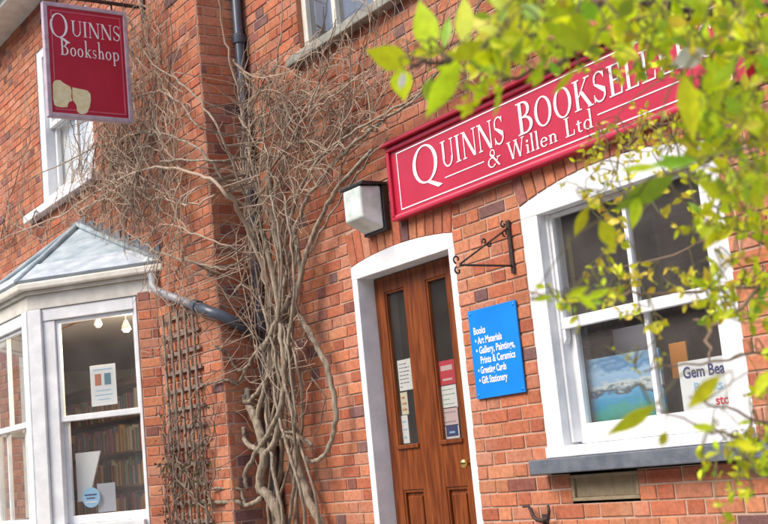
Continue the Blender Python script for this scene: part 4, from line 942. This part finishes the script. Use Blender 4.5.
# sprigs of small leaves: (x0, x1, y0, y1, count, distance range, leaf pixels)
def sprig(x, y, D, lpx, nl, mbs):
    a = rnd.uniform(0, 6.28); L = rnd.uniform(18, 46); px, py = x, y; P = [far(x, y, D)]; pp = [(x, y)]
    for k in range(4):
        a += rnd.gauss(0, .35); px += L / 4 * math.cos(a); py += L / 4 * math.sin(a) * .8; P.append(far(px, py, D + .02 * k)); pp.append((px, py))
    link(P[0], P[1:])
    for k in range(nl):
        t_ = rnd.random() * 4; i = min(3, int(t_)); base = P[i].lerp(P[i + 1], t_ - i)
        l = lpx * D / 1227 * rnd.uniform(.6, 1.25); ax = (P[i + 1] - P[i]).normalized(); sd_ = (CAM - base).normalized()
        d = ax * rnd.uniform(.1, .8) + ax.cross(sd_) * rnd.choice((-1, 1)) * rnd.uniform(.5, 1) + rv(.35) + Vector((0, 0, -.15))
        leaf(rnd.choices(*mbs)[0], base, d, l, l * rnd.uniform(.38, .55), sd_ + rv(.55), n=5 if lpx > 9 else 3)
MIX = ([big, small, dark, gold], [3, 5, 1, 1.6]); GOLD = ([gold, small], [3, 1.5])
for x0, x1, y0, y1, n, d0, d1, l, mx in (   # regions of the crown

    (480, 620, -5, 52, 20, 1.4, 1.9, 21, MIX), (600, 770, -5, 50, 32, 1.5, 2.2, 18, MIX), (700, 770, 45, 130, 21, 1.5, 2.1, 20, MIX), (690, 770, 120, 235, 18, 1.5, 2.2, 19, MIX),
    (640, 700, 20, 80, 9, 1.8, 2.3, 9, MIX), (590, 690, 118, 150, 22, 2.4, 2.9, 8.5, GOLD), (590, 700, 150, 200, 10, 2.2, 2.7, 10, GOLD), (600, 710, 195, 300, 11, 1.9, 2.4, 13, GOLD),
    (700, 772, 60, 300, 16, 1.9, 2.5, 13, GOLD), (640, 770, -5, 40, 14, 1.6, 2.4, 15, MIX), (700, 770, 230, 330, 14, 1.7, 2.3, 15, MIX), (545, 620, 280, 305, 7, 1.8, 2.0, 11, MIX), (640, 740, 285, 330, 6, 1.9, 2.2, 11, GOLD), (735, 772, 440, 500, 12, 1.9, 2.2, 11, MIX), (625, 665, 355, 380, 3, 1.9, 2.0, 8, GOLD), (455, 520, 40, 95, 9, 1.5, 1.8, 14, MIX), (700, 772, 440, 500, 7, 1.7, 2.0, 14, MIX), (748, 772, 330, 440, 8, 1.9, 2.3, 11, MIX), (560, 640, 55, 75, 8, 1.7, 2.0, 12, MIX), (600, 770, -5, 60, 12, 1.4, 1.7, 26, MIX), (690, 770, 60, 200, 10, 1.4, 1.7, 22, MIX), (480, 600, -5, 50, 7, 1.3, 1.6, 26, MIX)):
    for _ in range(int(n * 1.28)): sprig(rnd.uniform(x0, x1), rnd.uniform(y0, y1), rnd.uniform(d0, d1), l, rnd.randint(5, 9), mx)
# the rest of the crown, above and to the right of the view
for _ in range(150):
    c = TB + Vector((rnd.gauss(.1, .45), rnd.gauss(-.05, .45), rnd.uniform(1.5, 2.9)))
    v = c - CAM; z_ = v.dot(FV)
    if z_ > 0 and 384 + 1227 * v.dot(RV) / z_ < 800 : continue
    tws.tube([min(trunk, key=lambda p: (p - c).length), c], [.004, .0015], 4, caps=False)
    for k in range(8): leaf(rnd.choice((small, dark)), c + rv(.05), rv() + Vector((0, 0, -.2)), rnd.uniform(.03, .06), rnd.uniform(.014, .028), Vector((0, 0, 1)) + rv(.4), n=3)
tws.build('twigs', pm('green_brown_shoot', (.10, .085, .03), (.2, .17, .06), 6, .7), tree, fix=False)
for nm, m_, mt, lb in (('leaves', big, 'leaf', None), ('leaves', small, 'leaf', None), ('leaves', dark, 'darkleaf', 'darker green leaves among the others'), ('leaves', gold, 'yleaf', 'small golden young leaves'), ('leaves', pale, 'paleleaf', 'near-white leaves coloured as if overexposed')):
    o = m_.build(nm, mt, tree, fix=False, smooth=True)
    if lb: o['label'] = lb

# ------------------------------------------------------------------ things in the windows
def sheet(name, label, cat, corners, mat, Y=None, t=.002, group=None, X=None):     # a card or paper from four (x, z) corners on the plane y = Y
    b_ = MB(); b_.prism([(c[0], c[1]) for c in corners], Y, Y + t); o_ = b_.build('sheet', mat, None)
    o_.name = name; return tag(o_, label, cat, group)
def pxs(cs, Y): return [(p.x, p.z) for p in (at(x, y, Y) for x, y in cs)]
def rect_of(cs, Y):
    p = pxs(cs, Y); return min(v[0] for v in p), max(v[0] for v in p), min(v[1] for v in p), max(v[1] for v in p)
def lines(o_, x0, x1, z0, z1, n, y, mat='ink', h=.006, seed=0):        # printed lines as a child of a notice
    rr = random.Random(seed); b_ = MB()
    for i in range(n):
        z = z1 - (z1 - z0) * (i + .5) / n; x = x0
        while x < x1 - .012:
            w_ = rr.uniform(.01, .035); e_ = min(x + w_, x1)
            b_.box(x, e_, y, y + .0006, z - h / 2, z + h / 2); x = e_ + .007
            if rr.random() < .12: break
    return b_.build('print', mat, o_)
DYp = DY + .030
def notice(cs, label, mat, Y=DYp, name='notice', cat='notice', txt=None, group=None):
    x0, x1, z0, z1 = rect_of(cs, Y); o_ = sheet(name, label, cat, [(x0, z0), (x1, z0), (x1, z1), (x0, z1)], mat, Y, group=group)
    if txt: lines(o_, x0 + .015, x1 - .015, z0 + .012, z1 - .015, txt[0], Y - .001, txt[1], txt[2], seed=int(abs(x0 * 999)))
    return o_, (x0, x1, z0, z1)
notice([(397, 361), (413, 389)], 'white notice sheet taped inside the left glass of the door', 'paper', txt=(7, 'ink', .005))
notice([(400, 393), (409, 414)], 'narrow cream leaflet below the white sheet in the left door glass', 'cream', txt=(3, 'rust', .012))
notice([(401, 416), (410, 443)], 'narrow pale strip of stickers at the foot of the left door glass', 'paper', txt=(3, 'skyink', .012))
o_, q_ = notice([(438, 362), (456, 384)], 'red and white poster at the top of the papers in the right door glass', 'redink')
b = MB(); b.box(q_[0] + .02, q_[1] - .02, DYp - .0012, DYp - .0004, q_[2] + (q_[3] - q_[2]) * .60, q_[2] + (q_[3] - q_[2]) * .80); b.box(q_[0] + .03, q_[1] - .03, DYp - .0012, DYp - .0004, q_[2] + .03, q_[2] + .042); b.build('print', 'pink', o_)
notice([(440, 386), (458, 407)], 'pale green-white card under the red poster in the right door glass', 'paper', txt=(4, 'green', .004))
notice([(442, 408.5), (459, 425)], 'pale pink slip above the navy card in the right door glass', 'pink', txt=(3, 'ink', .004))
o_, q_ = notice([(443, 426), (460, 437.5)], 'navy blue card on white paper at the foot of the right door glass', 'paper')
b = MB(); b.box(q_[0] + .03, q_[1] - .01, DYp - .0012, DYp - .0004, q_[2] + .012, q_[3] - .004); b.build('printed_panel', 'navy', o_); b = MB(); b.box(q_[0] + .06, q_[1] - .04, DYp - .002, DYp - .0013, q_[2] + .03, q_[2] + .042); b.build('print', 'skyink', o_)

# sash window: seascape, banner, papers
def paint_mat():
    m = bpy.data.materials.new('seascape_paint'); m.use_nodes = True; n = m.node_tree; b_ = n.nodes['Principled BSDF']; b_.inputs['Roughness'].default_value = .45
    tc = n.nodes.new('ShaderNodeTexCoord'); sp = n.nodes.new('ShaderNodeSeparateXYZ'); nz = n.nodes.new('ShaderNodeTexNoise'); nz.inputs['Scale'].default_value = 8; nz.inputs['Detail'].default_value = 6
    mp = n.nodes.new('ShaderNodeMapping'); mp.inputs['Scale'].default_value = (1, 1, 2.2)
    n.links.new(tc.outputs['Object'], mp.inputs[0]); n.links.new(mp.outputs[0], nz.inputs['Vector']); n.links.new(tc.outputs['Object'], sp.inputs[0])
    ml = n.nodes.new('ShaderNodeMath'); ml.operation = 'MULTIPLY_ADD'; ml.inputs[1].default_value = .62; n.links.new(nz.outputs[0], ml.inputs[0])
    mr = n.nodes.new('ShaderNodeMapRange'); mr.inputs[1].default_value = 1.22; mr.inputs[2].default_value = 1.56; n.links.new(sp.outputs[2], mr.inputs[0])
    ad = n.nodes.new('ShaderNodeMath'); ad.operation = 'ADD'; ad.inputs[1].default_value = 0
    ml.inputs[2].default_value = -.31; n.links.new(mr.outputs[0], ad.inputs[0]); n.links.new(ml.outputs[0], ad.inputs[1])
    r = n.nodes.new('ShaderNodeValToRGB'); E = r.color_ramp.elements
    cols = [(0, (.02, .26, .20)), (.12, (.04, .34, .30)), (.2, (.02, .30, .52)), (.36, (.10, .38, .66)), (.41, (.05, .07, .10)), (.46, (.22, .30, .34)), (.5, (.62, .66, .66)), (.58, (.28, .48, .72)), (.72, (.35, .55, .76)), (.84, (.08, .25, .48)), (1, (.30, .5, .68))]
    E[0].position, E[0].color = 0, (*cols[0][1], 1); E[1].position, E[1].color = 1, (*cols[-1][1], 1)
    for p_, c_ in cols[1:-1]: el = E.new(p_); el.color = (*c_, 1)
    n.links.new(ad.outputs[0], r.inputs[0]); n.links.new(r.outputs[0], b_.inputs['Base Color']); return m
b = MB(); b.prism([(-4.70, 1.10), (-4.19, 1.10), (-4.19, 1.545), (-4.70, 1.545)], .185, .20)
tag(b.build('painting', paint_mat()), 'blue and green seascape canvas standing in the left half of the sash window', 'painting')
ban = [(-4.06, 1.10), (-3.64, 1.10), (-3.64, 1.455), (-4.06, 1.455)]
o_ = sheet('banner', 'white card with dark blue and red words in the sash window', 'card', ban, 'paper', .165, .003)
b = MB(); yb = lambda x, z: (x, .1635, z)
add_text(b, 'Gem Bearing', .075, yb, -4.035, 1.375, .36, .002, 'navy'); add_text(b, 'Books in', .062, yb, -3.98, 1.305, .24, .0015, 'skyink'); add_text(b, 'stock', .06, yb, -3.86, 1.235, .15, .0015, 'redink')
b.build('lettering', None, o_, fix=False)
def stand(name, label, cat, cs, Y, t, mt):
    x0_, x1_, z0_, z1_ = rect_of(cs, Y); b_ = MB(); b_.box(x0_, x1_, Y, Y + t, 1.062, z1_); return tag(b_.build(name, mt, bevel=.003), label, cat)
stand('display_board', 'grey lilac board behind the seascape and the centre bar of the sash window', 'board', [(612, 330), (662, 400)], .42, .02, pm('lilac_grey_board', (.20, .20, .25), (.25, .25, .30), 3, .8))
stand('orange_card', 'plain orange card standing behind the white card in the sash window', 'card', [(668, 344), (688, 362)], .50, .015, 'orange')
stand('dark_box', 'dark grey box on the shelf between the seascape and the white card', 'box', [(655, 381), (676, 410)], .26, .12, pm('dark_grey_box', (.06, .06, .075), rough=.6))

# bay window: poster, leaning card, sticker, leaflet, spotlights, shelves of books
def fsheet(X, u0, u1, z0, z1, y, mat, name, label, cat, t=.003, skew=0):
    b_ = MB(); b_.prism([(u0, z0), (u1, z0), (u1 + skew, z1), (u0 + skew, z1)], y, y + t); return tag(b_.build(name, mat, None, X=X), label, cat)
o_ = fsheet(FR, .445, .668, 1.785, 2.105, .075, 'paper', 'poster', 'white poster with one rust and one teal picture in the upper glass of the bay', 'poster')
def fbits(bits, o_, X=FR, name='print'):
    for u0, u1, z0, z1, y, mt in bits:
        b_ = MB(); b_.box(u0, u1, y, y + .0008, z0, z1); b_.build(name, mt, o_, X=X)
fbits([(.573, .628, 1.945, 2.035, .0738, 'rust'), (.488, .545, 1.945, 2.035, .0738, 'teal'), (.47, .64, 2.065, 2.072, .0738, 'skyink'), (.49, .62, 1.90, 1.906, .0738, 'skyink'), (.48, .63, 1.865, 1.871, .0738, 'skyink'), (.50, .61, 1.83, 1.836, .0738, 'skyink')], o_)
b = MB(); b.prism([(.885, 1.06), (.79, 1.06), (.665, 1.44), (.885, 1.44)], .16, .175); tag(b.build('leaning_card', 'paper', X=FR), 'tall pale card leaning behind the left edge of the lower glass of the bay', 'card')
o_ = fsheet(FR, .535, .69, .965, 1.185, .125, 'grey', 'leaflet', 'small grey leaflet beside the round sticker at the foot of the bay glass', 'leaflet')
b = MB(); b.lathe([(.078, 0), (.078, .002)], FR @ Vector((.735, .105, 1.085)), FR.to_3x3() @ Vector((0, -1, 0)), 28); o_ = tag(b.build('round_sticker', 'skyink'), 'round pale blue sticker inside the lower glass of the bay', 'sticker')
fbits([(.685, .79, 1.10, 1.112, .102, 'navy'), (.70, .775, 1.075, 1.085, .102, 'navy'), (.68, .79, 1.045, 1.056, .102, 'paper')], o_)
b = MB(); b.prism([(.20, .83), (.58, .83), (.50, .93), (.26, .95)], .35, .62); tag(b.build('open_book', 'cream', X=FR, bevel=.004), 'cream open book lying on the boards of the bay', 'book')
for i, (u, z, w_, h_, mt, lb) in enumerate(((.86, 2.02, .10, .13, 'yellow', 'upper yellow card on the left side of the upper bay glass'), (.80, 1.88, .13, .12, 'yellow', 'lower yellow card on the left side of the upper bay glass'))): fsheet(FR, u - w_, u, z, z + h_, .45, mt, 'hanging_card', lb, 'card')
for i, (px_, py_, lb) in enumerate(((98, 322, 'left of two small spotlights in the top of the bay, dim'), (126, 326, 'right of two small spotlights in the top of the bay, brightly lit'))):
    P = at(px_, py_, -.30); t_ = thing('spotlight', lb, 'spotlight', P, 'spotlights in the bay')
    b = MB(); b.tube([P + Vector((0, 0, .02)), (P.x, P.y, 2.639)], .006, 6); b.build('rod', 'white', t_)
    b = MB(); b.lathe([(.014, .05), (.034, .0), (.040, -.03)], P, (0, 0, 1), 16); b.build('lamp_shade', 'white', t_, smooth=True)
    b = MB(); b.lathe([(.030, -.031), (.026, -.045), (.01, -.052)], P, (0, 0, 1), 12); b.build('bulb', 'bulb' if i else pm('dim_bulb', (.8, .75, .65), rough=.3), t_)
    if i:
        L_ = bpy.data.lights.new('spot_glow', 'POINT'); L_.energy = 40; L_.color = (1, .82, .6); L_.shadow_soft_size = .05
        lo = bpy.data.objects.new('spot_glow', L_); C.objects.link(lo); lo.location = P + Vector((0, .05, -.12))
BOOKC = [(.30, .06, .04), (.06, .10, .20), (.35, .26, .12), (.08, .16, .09), (.42, .38, .32), (.20, .05, .10), (.05, .05, .06), (.45, .22, .06)]
bkm = [pm('book_cover', c_, rough=.6) for c_ in BOOKC]
def bookcase(x0, x1, y, label, seed, along='x'):
    rr = random.Random(seed); t_ = thing('bookcase', label, 'bookcase', (x0, y, .1))
    f_ = MB(); f_.box(x0, x0 + .03, y, y + .25, .1, 2.3); f_.box(x1 - .03, x1, y, y + .25, .1, 2.3); f_.box(x0 + .03, x1 - .03, y + .24, y + .25, .1, 2.3)
    bk = MB()
    for k in range(7):
        z = .15 + k * .34; f_.box(x0 + .03, x1 - .03, y, y + .238, z - .02, z)
        x = x0 + .035
        while x < x1 - .08:
            w_ = rr.uniform(.02, .05); h_ = rr.uniform(.18, .28)
            if rr.random() < .92 and z < 2.1: bk.box(x, x + w_ - .002, y + rr.uniform(.02, .06), y + .22, z + .001, z + h_, rr.choice(bkm))
            x += w_
    f_.build('case', 'shelfwood', t_); tag(bk.build('books', None, t_), kind='stuff')
bookcase(-14.3, -10.4, .55, 'brown bookcase of assorted books deep inside the room behind the bay', 5)
bookcase(-7.0, -4.6, 1.5, 'brown bookcase of assorted books deep inside the shop behind the sash window', 6)
fs = MB(); fs.prism([(.20, .83), (.36, .83), (.36, 1.25), (.20, 1.25)], .25, .27); tag(fs.build('green_book', 'green', X=FF, bevel=.003), 'green book propped just inside the front face of the bay', 'book')
fs = MB(); fs.prism([(.42, .83), (.62, .83), (.62, 1.32), (.42, 1.32)], .28, .30); tag(fs.build('white_book', 'paper', X=FF, bevel=.003), 'tall white book propped behind a glazing bar in the front face of the bay', 'book')
